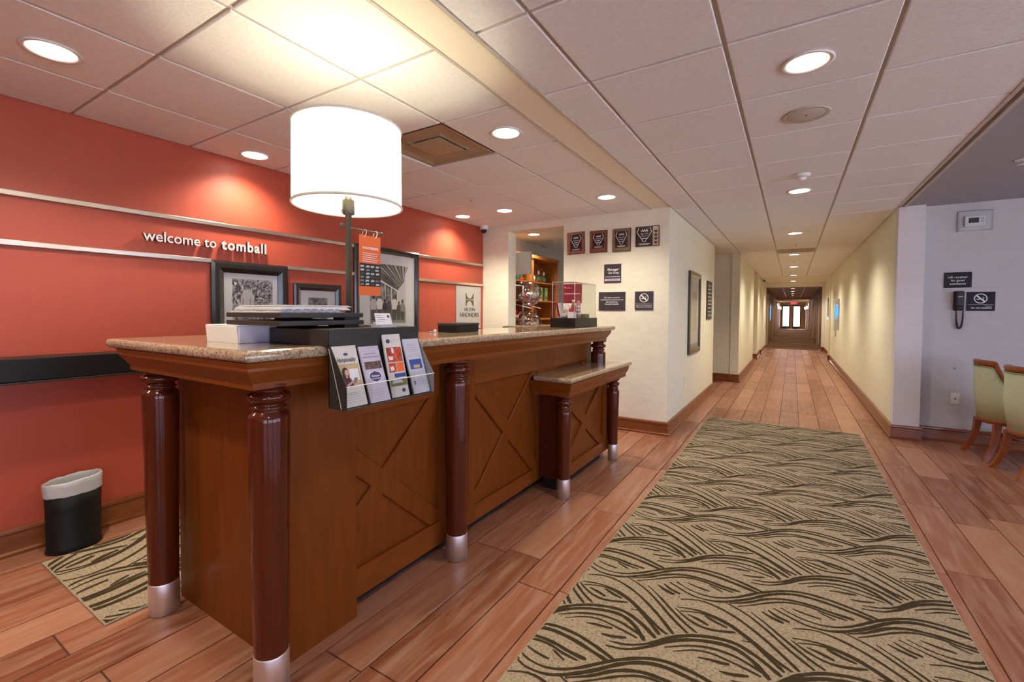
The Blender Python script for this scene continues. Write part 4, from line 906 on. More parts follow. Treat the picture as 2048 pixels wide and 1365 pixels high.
# ---------------------------------------------------------------- cream wall: award plaques and signs
fy = YP
m_wood1 = mat('plaque_copper', (0.38, 0.15, 0.09), 0.3, metal=0.4, var=.3, vscale=30); m_wood2 = mat('plaque_walnut', (0.20, 0.06, 0.035), 0.35, coat=.4, var=.2, vscale=20, stretch=(4, 1, 1)); m_wood3 = mat('plaque_bronze', (0.24, 0.17, 0.11), 0.35, metal=.3, var=.2, vscale=20); m_plb = mat('plaque_black', (0.022, 0.018, 0.018), 0.25); m_edge = mat('plaque_edge', (0.09, 0.03, 0.02), 0.4)
def aaa(b, o, u, v, s):
    text(b, 'AAA', o, u, v, width=s, bold=.03, shear=.25)
def plaque(x0, x1, z0, z1, m_, label, ins, lines, tilt=0.0):
    c = Vector(((x0 + x1) / 2, fy, (z0 + z1) / 2)); t = thing('award_plaque', label, 'plaque', c, 'award plaques on the cream wall')
    w_, h_ = (x1 - x0) / 2, (z1 - z0) / 2; u = Vector((math.cos(tilt), 0, math.sin(tilt))); v = Vector((-math.sin(tilt), 0, math.cos(tilt))); n = Vector((0, -1, 0))
    def rect(a0, a1, c0, c1, d0, d1): return [c + u * ((a0 + a1) / 2) + v * ((c0 + c1) / 2) + n * ((d0 + d1) / 2), u * ((a1 - a0) / 2), n * ((d1 - d0) / 2), v * ((c1 - c0) / 2)]
    MB().obox(*rect(-w_, w_, -h_, h_, .0005, .016), .003).build('backboard', m_edge, t); MB().obox(*rect(-w_ + .008, w_ - .008, -h_ + .008, h_ - .008, .0162, .018)).build('face_board', m_, t)
    MB().obox(*rect(-w_ + ins[0], w_ - ins[1], -h_ + ins[2], h_ - ins[3], .0182, .021)).build('plate', m_plb, t)
    b = MB(); cc = c + n * .0212 + u * ((ins[0] - ins[1]) / 2); pw, ph = w_ - (ins[0] + ins[1]) / 2, h_ - ins[2]
    vt = cc + v * ((ins[2] - ins[3]) / 2); H = (2 * h_ - ins[2] - ins[3]) / 2
    for sgn in (-1, 1):
        A = vt + u * (sgn * pw * .88) + v * (H * .45); B_ = vt - v * (H * .62); D = vt + u * (sgn * pw * .66) + v * (H * .93)
        for p, q in ((A, B_ + u * sgn * .006), (A, D)): b.obox((p + q) / 2, (q - p) / 2, (q - p).cross(n).normalized() * .0028, n * .0008)
    aaa(b, vt + v * (H * .50), u, v, pw * .85)
    for k, (s_, f_) in enumerate(lines):
        if s_: text(b, s_, vt + v * (H * (.22 - .24 * k)), u, v, width=pw * f_)
        else: b.obox(vt + v * (H * (.25 - .24 * k)), u * pw * f_ / 2, v * .003, n * .0004)
    b.obox(vt - v * (H * .80), u * pw * .75, v * .0022, n * .0004); b.obox(vt - v * (H * .88), u * pw * .55, v * .0018, n * .0004)
    b.build('engraving', m_wtext, t); return t, c, u, v, n, w_, h_
plaque(-2.336, -2.112, 2.042, 2.305, m_wood1, 'copper framed award plaque hanging slightly tilted, leftmost of the row', (.04, .035, .035, .03), [('Approved', .9), ('', .6), ('', .4)], .03)
plaque(-2.045, -1.833, 2.042, 2.300, m_wood2, 'walnut award plaque with a wide reddish border, second from left', (.035, .035, .05, .035), [('Approved', .9), ('', .6), ('', .4)])
plaque(-1.771, -1.558, 2.036, 2.298, m_wood3, 'bronze brown award plaque, third from left', (.035, .035, .045, .03), [('Approved', .9), ('', .6), ('', .4)])
t, c, u, v, n, w_, h_ = plaque(-1.505, -1.244, 2.076, 2.297, mat('plaque_champagne', (0.50, 0.45, 0.36), .3, metal=.5), 'wide award plaque with a column of four dark diamonds, rightmost of the row', (.008, .07, .008, .008), [('Approved', .9), ('Diamond', .7), ('', .5)])
b = MB()
for k in range(4): b.slab(c + n * .0185 + u * (w_ - .036) + v * (h_ * .42 - k * .041), u, v, n, [(-.020, .004), (-.012, .014), (.012, .014), (.020, .004), (0, -.018)], .0012)
b.build('diamond', m_edge, t); b = MB(); aaa(b, c + n * .0186 + u * (w_ - .036) + v * (h_ * .72), u, v, .04); b.build('small_logo', m_wtext, t)

def wall_sign(label, x0, x1, z0, z1, y=fy, border=.006, name='wall_sign', m_=None, grp=None):
    t = thing(name, label, 'sign', ((x0 + x1) / 2, y, (z0 + z1) / 2), grp)
    MB().box(x0 - border, x1 + border, y - .004, y, z0 - border, z1 + border).build('backing', m_trim, t)
    MB().box(x0, x1, y - .010, y - .0042, z0, z1, .001, 1).build('face_plate', m_ or m_signblk, t); return t
S_ = -0.0102
def nosmoke(b, cx, y, cz, r):
    o = Vector((cx, y, cz)); n = Vector((0, -1, 0))
    for k in range(28):
        a0, a1 = 2 * math.pi * k / 28, 2 * math.pi * (k + 1) / 28
        b.slab(o, X, Z, n, [(r * math.cos(a0), r * math.sin(a0)), (r * math.cos(a1), r * math.sin(a1)), (r * .84 * math.cos(a1), r * .84 * math.sin(a1)), (r * .84 * math.cos(a0), r * .84 * math.sin(a0))], .001)
    s = r * .62; q = r * .09
    b.slab(o, X, Z, n, [(-s - q, s - q), (-s + q, s + q), (s + q, -s + q), (s - q, -s - q)], .0013)
    b.slab(o, X, Z, n, [(-r * .58, -r * .22), (r * .30, -r * .22), (r * .30, -r * .04), (-r * .58, -r * .04)], .0009)
    b.slab(o, X, Z, n, [(r * .36, -r * .22), (r * .44, -r * .22), (r * .44, -r * .04), (r * .36, -r * .04)], .0009)
    b.slab(o, X, Z, n, [(r * .36, r * .02), (r * .44, r * .02), (r * .50, r * .18), (r * .34, r * .34), (r * .26, r * .30), (r * .40, r * .16)], .0009)
t = wall_sign('dark plate reading Manager On Duty, under the award plaques', -1.868, -1.665, 1.685, 1.900)
b = MB(); text(b, 'Manager', (-1.69, fy + S_, 1.826), X, Z, width=.135, bold=.012, align='r'); text(b, 'On Duty', (-1.69, fy + S_, 1.788), X, Z, width=.128, bold=.012, align='r'); b.box(-1.856, -1.678, fy - .0108, fy - .0102, 1.752, 1.757); b.build('lettering', m_wtext, t)
MB().box(-1.858, -1.676, fy - .013, fy - .0102, 1.706, 1.732).build('name_slot', m_lav, t); b = MB(); b.box(-1.835, -1.70, fy - .0134, fy - .0131, 1.715, 1.722); b.build('slot_lettering', m_greyink, t)
t = wall_sign('wide dark plate naming the owner and operator, right of the display case', -1.930, -1.612, 1.366, 1.580)
b = MB()
for k, (s_, f_) in enumerate((('This hotel is owned by', .19), ('14100 Medical Complex Drive, LLC', .275), ('and operated by', .14), ('First Call Hospitality', .165))): text(b, s_, (-1.771, fy + S_, 1.508 - k * .0245), X, Z, width=f_, bold=.012)
b.build('lettering', m_wtext, t)
t = wall_sign('square dark no smoking plate on the cream wall near the corner', -1.504, -1.300, 1.372, 1.580)
b = MB(); nosmoke(b, -1.402, fy + S_, 1.508, .050); b.box(-1.494, -1.312, fy - .0108, fy - .0102, 1.438, 1.441); text(b, 'This is a non-smoking hotel', (-1.402, fy + S_, 1.416), X, Z, width=.18, bold=.008); text(b, 'Thank you for not smoking', (-1.402, fy + S_, 1.400), X, Z, width=.175, bold=.008); b.build('lettering', m_wtext, t)

# ---------------------------------------------------------------- back office seen through its doorway
bk = thing('bookcase', 'cherry wood bookcase stocked with snacks in the back office', 'bookcase', (-3.53, 6.1, 0))
bx0, bx1 = -3.71, -3.35
for y0, y1 in ((5.30, 5.34), (5.965, 6.03), (6.82, 6.86)): MB().box(bx0, bx1, y0, y1, 0, 2.16).build('upright', m_oak, bk)
MB().box(bx0, bx1 + .01, 5.29, 6.87, 2.16, 2.21).build('cornice', m_oak, bk); MB().box(bx0, bx0 + .012, 5.34, 6.82, 0.0, 2.16).build('back_board', m_oak, bk)
for zs in (.10, .50, .97, 1.245, 1.525, 1.81):
    for y0, y1 in ((5.34, 5.965), (6.03, 6.82)): MB().box(bx0 + .012, bx1 - .005, y0, y1, zs - .02, zs).build('shelf', m_oak, bk)
GB = 'snacks on the bookcase'
def bag(label, y, z, w_, h_, cols, lean=0.03):
    t = thing('snack_bag', label, 'snack', (-3.46, y, z), GB); b = MB(); n_ = 10
    lv = [(0.0, .55), (.08, .95), (.5, 1.0), (.9, .7), (1.0, .12)]
    rings = []
    for f, th in lv: rings.append([b.bm.verts.new((-3.46 - lean * f + .045 * th * math.cos(2 * math.pi * k / n_), y + w_ / 2 * (1 if f else .9) * math.sin(2 * math.pi * k / n_), z + h_ * f)) for k in range(n_)])
    for a_, c_ in zip(rings, rings[1:]):
        for k in range(n_): b.bm.faces.new((a_[k], a_[(k + 1) % n_], c_[(k + 1) % n_], c_[k])).smooth = True
    b.bm.faces.new(rings[0]); b.bm.faces.new(rings[-1]); b.build('pouch', cols[0], t)
    MB().slab((-3.46 + .043, y, z + h_ * .12), Y, Z, X, [(-w_ * .36, 0), (w_ * .36, 0), (w_ * .30, h_ * .25), (-w_ * .30, h_ * .25)], .004).build('label_band', cols[1], t)
    MB().slab((-3.46 + .036, y, z + h_ * .50), Y, Z, X, circ(0, h_ * .1, w_ * .2, 12), .006).build('picture_print', cols[2], t)
m_sn = [mat('snack_brown', (.25, .06, .02), .3), mat('snack_green', (.05, .20, .10), .35), mat('snack_white', (.72, .70, .62), .4), mat('snack_yellow', (.60, .48, .14), .4), mat('snack_redfoil', (.50, .03, .03), .25), mat('snack_lime', (.20, .36, .12), .4)]
bag('brown and green snack bag without a white patch, on the top right shelf', 6.31, 1.8105, .16, .26, (m_sn[0], m_sn[1], m_sn[2])); bag('brown and green snack bag with a white patch, rightmost on the top shelf', 6.49, 1.8105, .15, .25, (m_sn[0], m_sn[1], m_sn[2]))
t = thing('tub', 'small white tub beside the brown snack bags', 'tub', (-3.42, 6.10, 1.8105), GB); MB().lathe(-3.42, 6.12, [(.035, 1.8105), (.038, 1.90)], 16).build('body', m_sn[2], t); MB().lathe(-3.42, 6.12, [(.04, 1.901), (.04, 1.915), (.03, 1.918)], 16).build('lid', m_sn[0], t)
def carton(label, y, m1, m2, h_=.205, x=-3.42):
    t = thing('carton', label, 'carton', (x, y, 1.5255), GB); MB().box(x - .03, x + .03, y - .045, y + .045, 1.5255, 1.5255 + h_, .001, 1).build('carton_body', m1, t)
    MB().box(x + .0302, x + .031, y - .03, y + .03, 1.5255 + h_ * .45, 1.5255 + h_ * .75).build('label_panel', m2, t); MB().box(x + .0302, x + .031, y - .03, y + .03, 1.5255 + h_ * .12, 1.5255 + h_ * .3).build('label_panel', m_sn[0], t); MB().box(x - .028, x + .028, y - .042, y + .042, 1.5257 + h_, 1.5257 + h_ + .004).build('top_flap', m2, t)
carton('yellow carton on the middle shelf, right of the glass jar', 6.34, m_sn[3], m_sn[5]); carton('green and yellow carton, rightmost on the middle shelf', 6.52, m_sn[5], m_sn[3]); carton('white and yellow carton behind the glass jar', 6.08, m_sn[3], m_sn[2]); carton('white carton with a blue patch behind the glass jar', 6.20, m_sn[2], m_bluep)
bag('dark brown lump of a snack bag on the lower right shelf', 6.22, 1.2455, .15, .17, (m_sn[0], m_sn[3], m_sn[0])); bag('red foil bag on the lower left shelf', 5.62, 1.2455, .22, .15, (m_sn[4], m_sn[2], m_sn[4])); bag('green snack bag on the upper left shelf', 5.78, 1.8105, .16, .13, (m_sn[1], m_sn[4], m_sn[1]))
bag('second red foil bag on the lower left shelf', 5.84, 1.2455, .15, .11, (m_sn[4], m_sn[2], m_sn[4]))
t = thing('wall_cabinet', 'white cabinet panel hanging in front of the bookcase', 'cabinet', (-3.21, 5.59, 1.872)); MB().box(-3.338, -3.09, 5.48, 5.505, 1.872, 2.182, .003).build('body', mat('cabinet_white', (.62, .64, .60), .4), t); MB().box(-3.335, -3.093, 5.470, 5.479, 1.875, 2.179, .002).build('door', mat('cabinet_door_white', (.68, .69, .64), .35), t)
# wire rack with two tilted jars of wrapped sweets
rk = thing('jar_rack', 'wire rack holding two tilted glass jars in the back office doorway', 'rack', (-3.13, 5.5, 0.9205))
b = MB()
for y in (5.36, 5.64): b.tube([(-3.31, y, .927), (-3.31, y, 1.72)], .006).tube([(-3.31, y, 1.46), (-3.02, y, 1.395)], .005).tube([(-3.31, y, 1.06), (-3.02, y, 1.00)], .005)
b.tube([(-3.31, 5.36, .927), (-2.95, 5.36, .927), (-2.95, 5.64, .927), (-3.31, 5.64, .927)], .006, closed=True).tube([(-3.31, 5.36, 1.72), (-3.31, 5.64, 1.72)], .006); b.build('wire_frame', m_steel, rk)
side_t = thing('side_table', 'small table carrying the jar rack behind the doorway', 'table', (-3.09, 5.5, 0)); MB().box(-3.325, -2.86, 5.28, 5.72, .885, .92, .004).build('table_top', m_oak, side_t)
for x in (-3.29, -2.89):
    for y in (5.31, 5.69): MB().box(x - .02, x + .02, y - .02, y + .02, 0, .885).build('leg', m_oak, side_t)
def jar(label, cz):
    c = Vector((-3.13, 5.5, cz)); t = thing('glass_jar', label, 'jar', c, 'glass jars on the wire rack'); ax = Vector((-.85, 0.0, .42)).normalized(); s1 = Y.copy(); s2 = ax.cross(s1)
    b = MB(); rings = []
    pf = [(.02, -.155), (.10, -.145), (.155, -.09), (.172, -.02), (.162, .06), (.125, .12), (.095, .145), (.105, .165)]
    for r_, h_ in pf: rings.append([b.bm.verts.new(c + ax * h_ + (s1 * math.cos(2 * math.pi * k / 32) + s2 * math.sin(2 * math.pi * k / 32)) * r_) for k in range(32)])
    for A, B_ in zip(rings, rings[1:]):
        for k in range(32): b.bm.faces.new((A[k], A[(k + 1) % 32], B_[(k + 1) % 32], B_[k])).smooth = True
    b.bm.faces.new(rings[0]); b.build('glass_body', m_jar, t)
    MB().tube([c + ax * .166 + (s1 * math.cos(2 * math.pi * k / 28) + s2 * math.sin(2 * math.pi * k / 28)) * .105 for k in range(28)], .007, 6, closed=True).build('rim', m_jar, t)
    rr = random.Random(int(cz * 100)); q = MB()
    cols = [mat('sweet_navy', (.04, .06, .25), .3), mat('sweet_white', (.7, .68, .66), .3), mat('sweet_red', (.5, .03, .04), .3), mat('sweet_tan', (.5, .36, .2), .3)] if cz > 1.3 else jar.cols
    jar.cols = cols
    for k in range(60):
        while True:
            p = Vector((rr.uniform(-.13, .13), rr.uniform(-.14, .14), rr.uniform(-.13, .005)))
            if p.length < .135: break
        a = Vector((rr.uniform(-1, 1), rr.uniform(-1, 1), rr.uniform(-1, 1))).normalized(); d = a.orthogonal().normalized(); q.mi = rr.randrange(4); q.obox(c + p, a * .022, d * .012, a.cross(d) * .009)
    o = q.build('sweets', cols, t); o['kind'] = 'stuff'
jar('round glass jar of navy, red and white wrapped sweets, upper on the wire rack', 1.60); jar('lower glass jar on the wire rack, mostly hidden by the desk', 1.185)
# back office ceiling bits
t = thing('smoke_detector', 'tan smoke detector on the back office ceiling', 'detector', (-3.6, 6.9, 2.49)); MB().lathe(-3.62, 6.9, [(.07, 2.4895), (.07, 2.465), (.045, 2.452)], 24).build('body', m_grid, t); MB().lathe(-3.62, 6.9, [(.03, 2.4515), (.025, 2.446)], 16).build('sensor', m_greyp, t)

# ---------------------------------------------------------------- corridor
def mirror_mat():
    m, nt, b = node_mat('mirror_silver'); b.inputs['Metallic'].default_value = 1; b.inputs['Base Color'].default_value = (.82, .82, .82, 1); b.inputs['Roughness'].default_value = .03; return m
t = picture('framed_picture', 'tall black framed picture with a pale mount on the left corridor wall', 'x', CL, 6.12, 6.92, 0.80, 1.888, 0.075, 0.1, None, None)
MB().box(CL + .009, CL + .0098, 6.35, 6.70, 1.10, 1.62).build('photo_print', bw_print('soft_grey_print', 1.5, .14, .40, (1, 1, .5), .2), t)
t = thing('directory_board', 'narrow dark directory board behind the tall framed picture', 'sign', (CL, 7.78, 1.545)); MB().box(CL, CL + .02, 7.555, 8.01, 1.244, 1.845, .003).build('board', m_char, t)
b = MB()
for k in range(9): b.box(CL + .0202, CL + .0212, 7.60, 7.96 - .03 * (k % 3), 1.30 + k * .058, 1.315 + k * .058)
b.build('lettering', m_greyp, t)
t = thing('blade_sign', 'pale projecting sign with a glowing blue oval on the right corridor wall', 'sign', (CR, 13.1, 1.3)); MB().box(.835, .94, 13.08, 13.14, .95, 1.70, .01).build('panel', mat('sign_frost', (.62, .66, .64), .25), t)
b = MB(); b.slab((.888, 13.078, 1.36), X, Z, (0, -1, 0), circ(0, .02, .034, 24, .19), .004); b.build('oval', m_bluesign, t); b = MB(); b.slab((.888, 13.0735, 1.26), X, Z, (0, -1, 0), circ(0, 0, .015, 16, .07), .002).slab((.888, 13.0735, 1.47), X, Z, (0, -1, 0), [(-.016, -.02), (.016, -.02), (.006, .05), (-.01, .05)], .002); b.build('glyph', m_wtext, t)
MB().box(.865, .89, 13.09, 13.13, .80, .949).build('pull_rod', m_grid, t); MB().box(.93, .945, 13.06, 13.16, 1.05, 1.6).build('bracket', m_steel, t)
t = thing('framed_picture', 'small dark framed picture beyond the blade sign on the right', 'picture', (.99, 17.2, 1.5)); MB().box(.965, .99, 16.6, 17.9, 1.15, 1.85, .004).build('frame', m_frame, t); MB().box(.961, .9648, 16.7, 17.8, 1.25, 1.75).build('photo_print', m_print2, t)
def vent(name, label, x0, x1, y0, y1):
    t = thing(name, label, 'vent', ((x0 + x1) / 2, (y0 + y1) / 2, 2.495)); mv = mat('vent_brown', (.30, .235, .16), .45); mv2 = mat('vent_centre_brown', (.36, .285, .195), .45)
    cx, cy = (x0 + x1) / 2, (y0 + y1) / 2; a = (x1 - x0) / 2 - .012; b = MB(); lv = [(a, 2.489), (a - .02, 2.489), (a - .05, 2.4995), (.17, 2.503), (.15, 2.4965)]
    rg = [[b.bm.verts.new((cx + r_ * sx, cy + r_ * sy, z)) for sx, sy in ((-1, -1), (1, -1), (1, 1), (-1, 1))] for r_, z in lv]
    for A, B_ in zip(rg, rg[1:]):
        for k in range(4): b.bm.faces.new((A[k], A[(k + 1) % 4], B_[(k + 1) % 4], B_[k]))
    b.build('pan', mv, t, fixn=True); MB().box(cx - .135, cx + .135, cy - .135, cy + .135, 2.490, 2.494, .002).build('centre_plate', mv2, t)
vent('air_vent', 'square brown air vent with a centre plate, right of the lamp shade', -2.44, -1.83, 2.135, 2.745); vent('air_vent', 'brown air vent far down the corridor ceiling', -.268, .335, 9.455, 10.065)
t = thing('ceiling_speaker', 'round flush ceiling speaker behind the glaring corridor downlight', 'speaker', (.045, 3.11, ZT)); MB().lathe(.045, 3.11, [(.092, 2.482), (.112, 2.4825), (.120, 2.4795), (.112, 2.476), (.094, 2.4785)], 48, cap=False).build('rim', m_grid, t)
MB().lathe(.045, 3.11, [(.096, 2.481), (.09, 2.478), (.02, 2.4765), (.004, 2.4765)], 40).build('grille', mat('speaker_grille', (.60, .56, .50), .7, bump=.4, bscale=300), t); MB().lathe(.045, 3.105, [(.006, 2.4764), (.005, 2.4745)], 12).build('screw', m_blackm, t)
t = thing('smoke_detector', 'white cone shaped smoke detector in the middle of the corridor ceiling', 'detector', (.042, 4.42, ZT)); MB().lathe(.042, 4.42, [(.062, 2.483), (.064, 2.470), (.050, 2.455)], 28).build('body', m_trim, t); MB().lathe(.042, 4.42, [(.040, 2.4545), (.022, 2.435), (.006, 2.432)], 24).build('sensor', m_wtext, t)
def sprinkler(label, x, y, z=2.486):
    t = thing('sprinkler', label, 'sprinkler', (x, y, z), 'ceiling sprinklers'); MB().lathe(x, y, [(.038, z - .001), (.036, z - .008), (.014, z - .012)], 20).build('escutcheon', m_steel, t); MB().lathe(x, y, [(.008, z - .012), (.008, z - .035), (.022, z - .037), (.022, z - .040)], 12).build('deflector', m_steel, t)
sprinkler('sprinkler head in the ceiling tiles above the red wall, left of the downlight pair', -2.77, 3.68, 2.4835); sprinkler('sprinkler head at the right edge, on the plain lobby ceiling', 1.41, 4.82); sprinkler('sprinkler head in front of the brown corridor vent', .03, 8.80, 2.4835); sprinkler('sprinkler head behind the brown corridor vent', .02, 11.6, 2.4835); sprinkler('sprinkler head on the back office ceiling', -3.25, 6.49, 2.489)

# ---------------------------------------------------------------- rear hall
def hall_door(n_, side_, y0):
    xw = -.90 if side_ < 0 else .95; s = 1 if side_ < 0 else -1; r_ = bpy.data.objects.new('door_%d' % n_, None); C.objects.link(r_); r_.location = (xw, y0 + .45, 0); struct(r_)
    def bx(y_0, y_1, z0, z1, d0, d1): return MB().box(min(xw + s * d0, xw + s * d1), max(xw + s * d0, xw + s * d1), y_0, y_1, z0, z1)
    bx(y0, y0 + .92, 0, 2.03, .001, .012).build('leaf', m_door, r_)
    b = MB()
    for a in ((y0 - .08, y0, 0, 2.11), (y0 + .92, y0 + 1.0, 0, 2.11), (y0, y0 + .92, 2.03, 2.11)): b.box(min(xw, xw + s * .03), max(xw, xw + s * .03), *a)
    b.build('door_frame', m_cream, r_); bx(y0 + .06, y0 + .14, .98, 1.12, .012, .03).build('lever_plate', m_steel, r_); bx(y0 + .1, y0 + .22, 1.0, 1.02, .03, .05).build('door_handle', m_steel, r_)
n_ = 3
for k in range(4):
    hall_door(n_, -1, 21.3 + k * 6.0); hall_door(n_ + 1, 1, 22.6 + k * 6.0); n_ += 2
for x, y, lab in ((-.90, 38.5, 'nearer glowing wall sconce on the left of the rear hall'), (-.90, 42.0, 'farther glowing wall sconce on the left of the rear hall'), (.95, 38.0, 'nearer glowing wall sconce on the right of the rear hall'), (.95, 42.5, 'farther glowing wall sconce on the right of the rear hall')):
    s = 1 if x < 0 else -1; t = thing('wall_sconce', lab, 'light', (x, y, 1.75), 'sconces in the rear hall'); MB().lathe(x + s * .09, y, [(.03, 1.66), (.055, 1.70), (.06, 1.82), (.05, 1.84)], 20).build('glow_shade', m_sconce, t); MB().box(min(x, x + s * .07), max(x, x + s * .07), y - .03, y + .03, 1.60, 1.66).build('bracket', m_steel, t)
    l = bpy.data.lights.new('sconce_lamp', 'POINT'); l.energy = 8; l.color = (1, .85, .65); l.shadow_soft_size = .05; o = bpy.data.objects.new('sconce_lamp', l); C.objects.link(o); o.parent = t; o.location = (s * .09, 0, .2)
t = thing('exit_sign', 'red exit sign hanging before the bright glass doors', 'sign', (.03, 40.5, 2.1)); MB().box(-.13, .29, 40.48, 40.53, 2.02, 2.20, .01).build('case', m_exit, t); b = MB(); text(b, 'EXIT', (.08, 40.478, 2.06), X, Z, width=.30, bold=.02); b.build('lettering', m_wtext, t); MB().tube([(.08, 40.5, 2.2), (.08, 40.5, 2.36)], .015).build('stem', m_steel, t)
b = MB()
for y in (34, 38, 42.0): b.box(-.90, .95, y, y + .12, 2.22, 2.36)
struct(b.build('trim_4', m_trim))
b = MB(); b.box(-.36, -.33, PY + .5, 45, 2.352, 2.3605).box(.39, .42, PY + .5, 45, 2.352, 2.3605); struct(b.build('trim_5', m_trim))
t = thing('poster', 'small blue poster on the left wall just inside the rear hall', 'poster', (-.90, 24.8, 1.35)); MB().box(-.90, -.885, 24.2, 25.6, .95, 1.75, .004).build('frame', m_steel, t); MB().box(-.8848, -.883, 24.35, 25.45, 1.05, 1.65).build('poster_print', m_bluesign, t)
struct(MB().box(-.90, -.885, PY + .3, HE, 0, .12).build('baseboard_left.002', m_base)); struct(MB().box(.935, .95, PY + .3, HE, 0, .12).build('baseboard_right.001', m_base))

# ---------------------------------------------------------------- right-hand wall
wy = 6.42
t = thing('thermostat', 'white thermostat inside a clear locking cover, high on the right wall', 'thermostat', (1.556, wy, 2.295))
MB().box(1.43, 1.682, wy - .012, wy - .001, 2.192, 2.398, .004).build('back_plate', mat('thermo_plate', (.66, .67, .68), .4), t); MB().box(1.478, 1.63, wy - .045, wy - .0125, 2.235, 2.345, .008).build('body', m_wtext, t); MB().box(1.505, 1.580, wy - .0465, wy - .0452, 2.272, 2.322).build('screen', mat('lcd_grey', (.03, .04, .04), .2), t)
b = MB()
for z in (2.285, 2.31): b.box(1.595, 1.618, wy - .048, wy - .0452, z - .006, z + .006)
b.build('button', m_greyp, t)
b = MB(); b.box(1.432, 1.68, wy - .062, wy - .060, 2.194, 2.396)
for a in ((1.432, 1.435, 2.194, 2.396), (1.677, 1.68, 2.194, 2.396)): b.box(a[0], a[1], wy - .060, wy - .012, a[2], a[3])
for a in ((2.194, 2.197), (2.393, 2.396)): b.box(1.432, 1.68, wy - .060, wy - .012, a[0], a[1])
b.build('clear_cover', m_acryl, t)
t = wall_sign('black plate above the wall phone asking guests to lift the receiver', 1.343, 1.553, 1.619, 1.779, wy, .001, m_=m_signdark)
b = MB()
for k, (s_, f_) in enumerate((('Lift receiver', .148), ('for guest', .105), ('assistance', .122))): text(b, s_, (1.448, wy + S_, 1.718 - k * .034), X, Z, width=f_, height=.021, bold=.010)
b.build('lettering', m_wtext, t)
t = wall_sign('black no smoking plate to the right of the wall phone', 1.521, 1.728, 1.378, 1.574, wy, .001, m_=m_signdark)
b = MB(); nosmoke(b, 1.622, wy + S_, 1.505, .050); b.box(1.533, 1.716, wy - .0108, wy - .0102, 1.442, 1.444); text(b, 'Thank you', (1.705, wy + S_, 1.424), X, Z, width=.055, align='r'); text(b, 'for not smoking', (1.705, wy + S_, 1.403), X, Z, width=.15, bold=.02, align='r'); b.build('lettering', m_wtext, t)
t = thing('wall_phone', 'black wall phone with a coiled cord hanging below', 'phone', (1.458, wy, 1.48))
MB().box(1.418, 1.500, wy - .030, wy - .001, 1.382, 1.584, .012).build('base', m_blackm, t)
b = MB().obox((1.459, wy - .048, 1.484), (.034, 0, 0), (0, .016, 0), (0, -.004, .098), .014).obox((1.459, wy - .055, 1.555), (.030, 0, 0), (0, .018, 0), (0, 0, .026), .012).obox((1.459, wy - .055, 1.412), (.030, 0, 0), (0, .018, 0), (0, 0, .024), .012); b.build('handset', m_blackm, t)
MB().box(1.442, 1.476, wy - .0675, wy - .0640, 1.520, 1.545).build('label_window', m_greyp, t)
pts = []
for i in range(220):
    f = i / 219; a = math.pi * (1 - f); cx, cz = 1.441 + .0 + .026 * (1 - math.cos(math.pi * f)) , 1.385 - .19 * math.sin(math.pi * f) ** .8 if 0 < f < 1 else 1.385
    pts.append((cx + .006 * math.cos(i * 1.1), wy - .022 + .006 * math.sin(i * 1.1), cz + .0))
MB().tube(pts, .0040, 5).build('coiled_cord', m_blackm, t)
t = thing('wall_outlet', 'ivory jack plate low on the right wall', 'outlet', (1.46, wy, .464)); MB().box(1.425, 1.495, wy - .007, wy - .0005, .408, .520, .003).build('plate', m_trim, t); MB().slab((1.46, wy - .0072, .464), X, Z, (0, -1, 0), circ(0, 0, .007, 14), .002).build('socket', m_blackm, t)
t = thing('door_chime', 'tiny grey bumper on the right wall above the jack plate', 'bumper', (1.45, wy, .78)); MB().obox((1.452, wy - .006, .783), (.008, 0, 0), (0, .005, 0), (0, 0, .010), .003).build('cap', m_greyp, t); MB().obox((1.452, wy - .0005, .783), (.011, 0, 0), (0, .0005, 0), (0, 0, .013)).build('plate', m_trim, t)

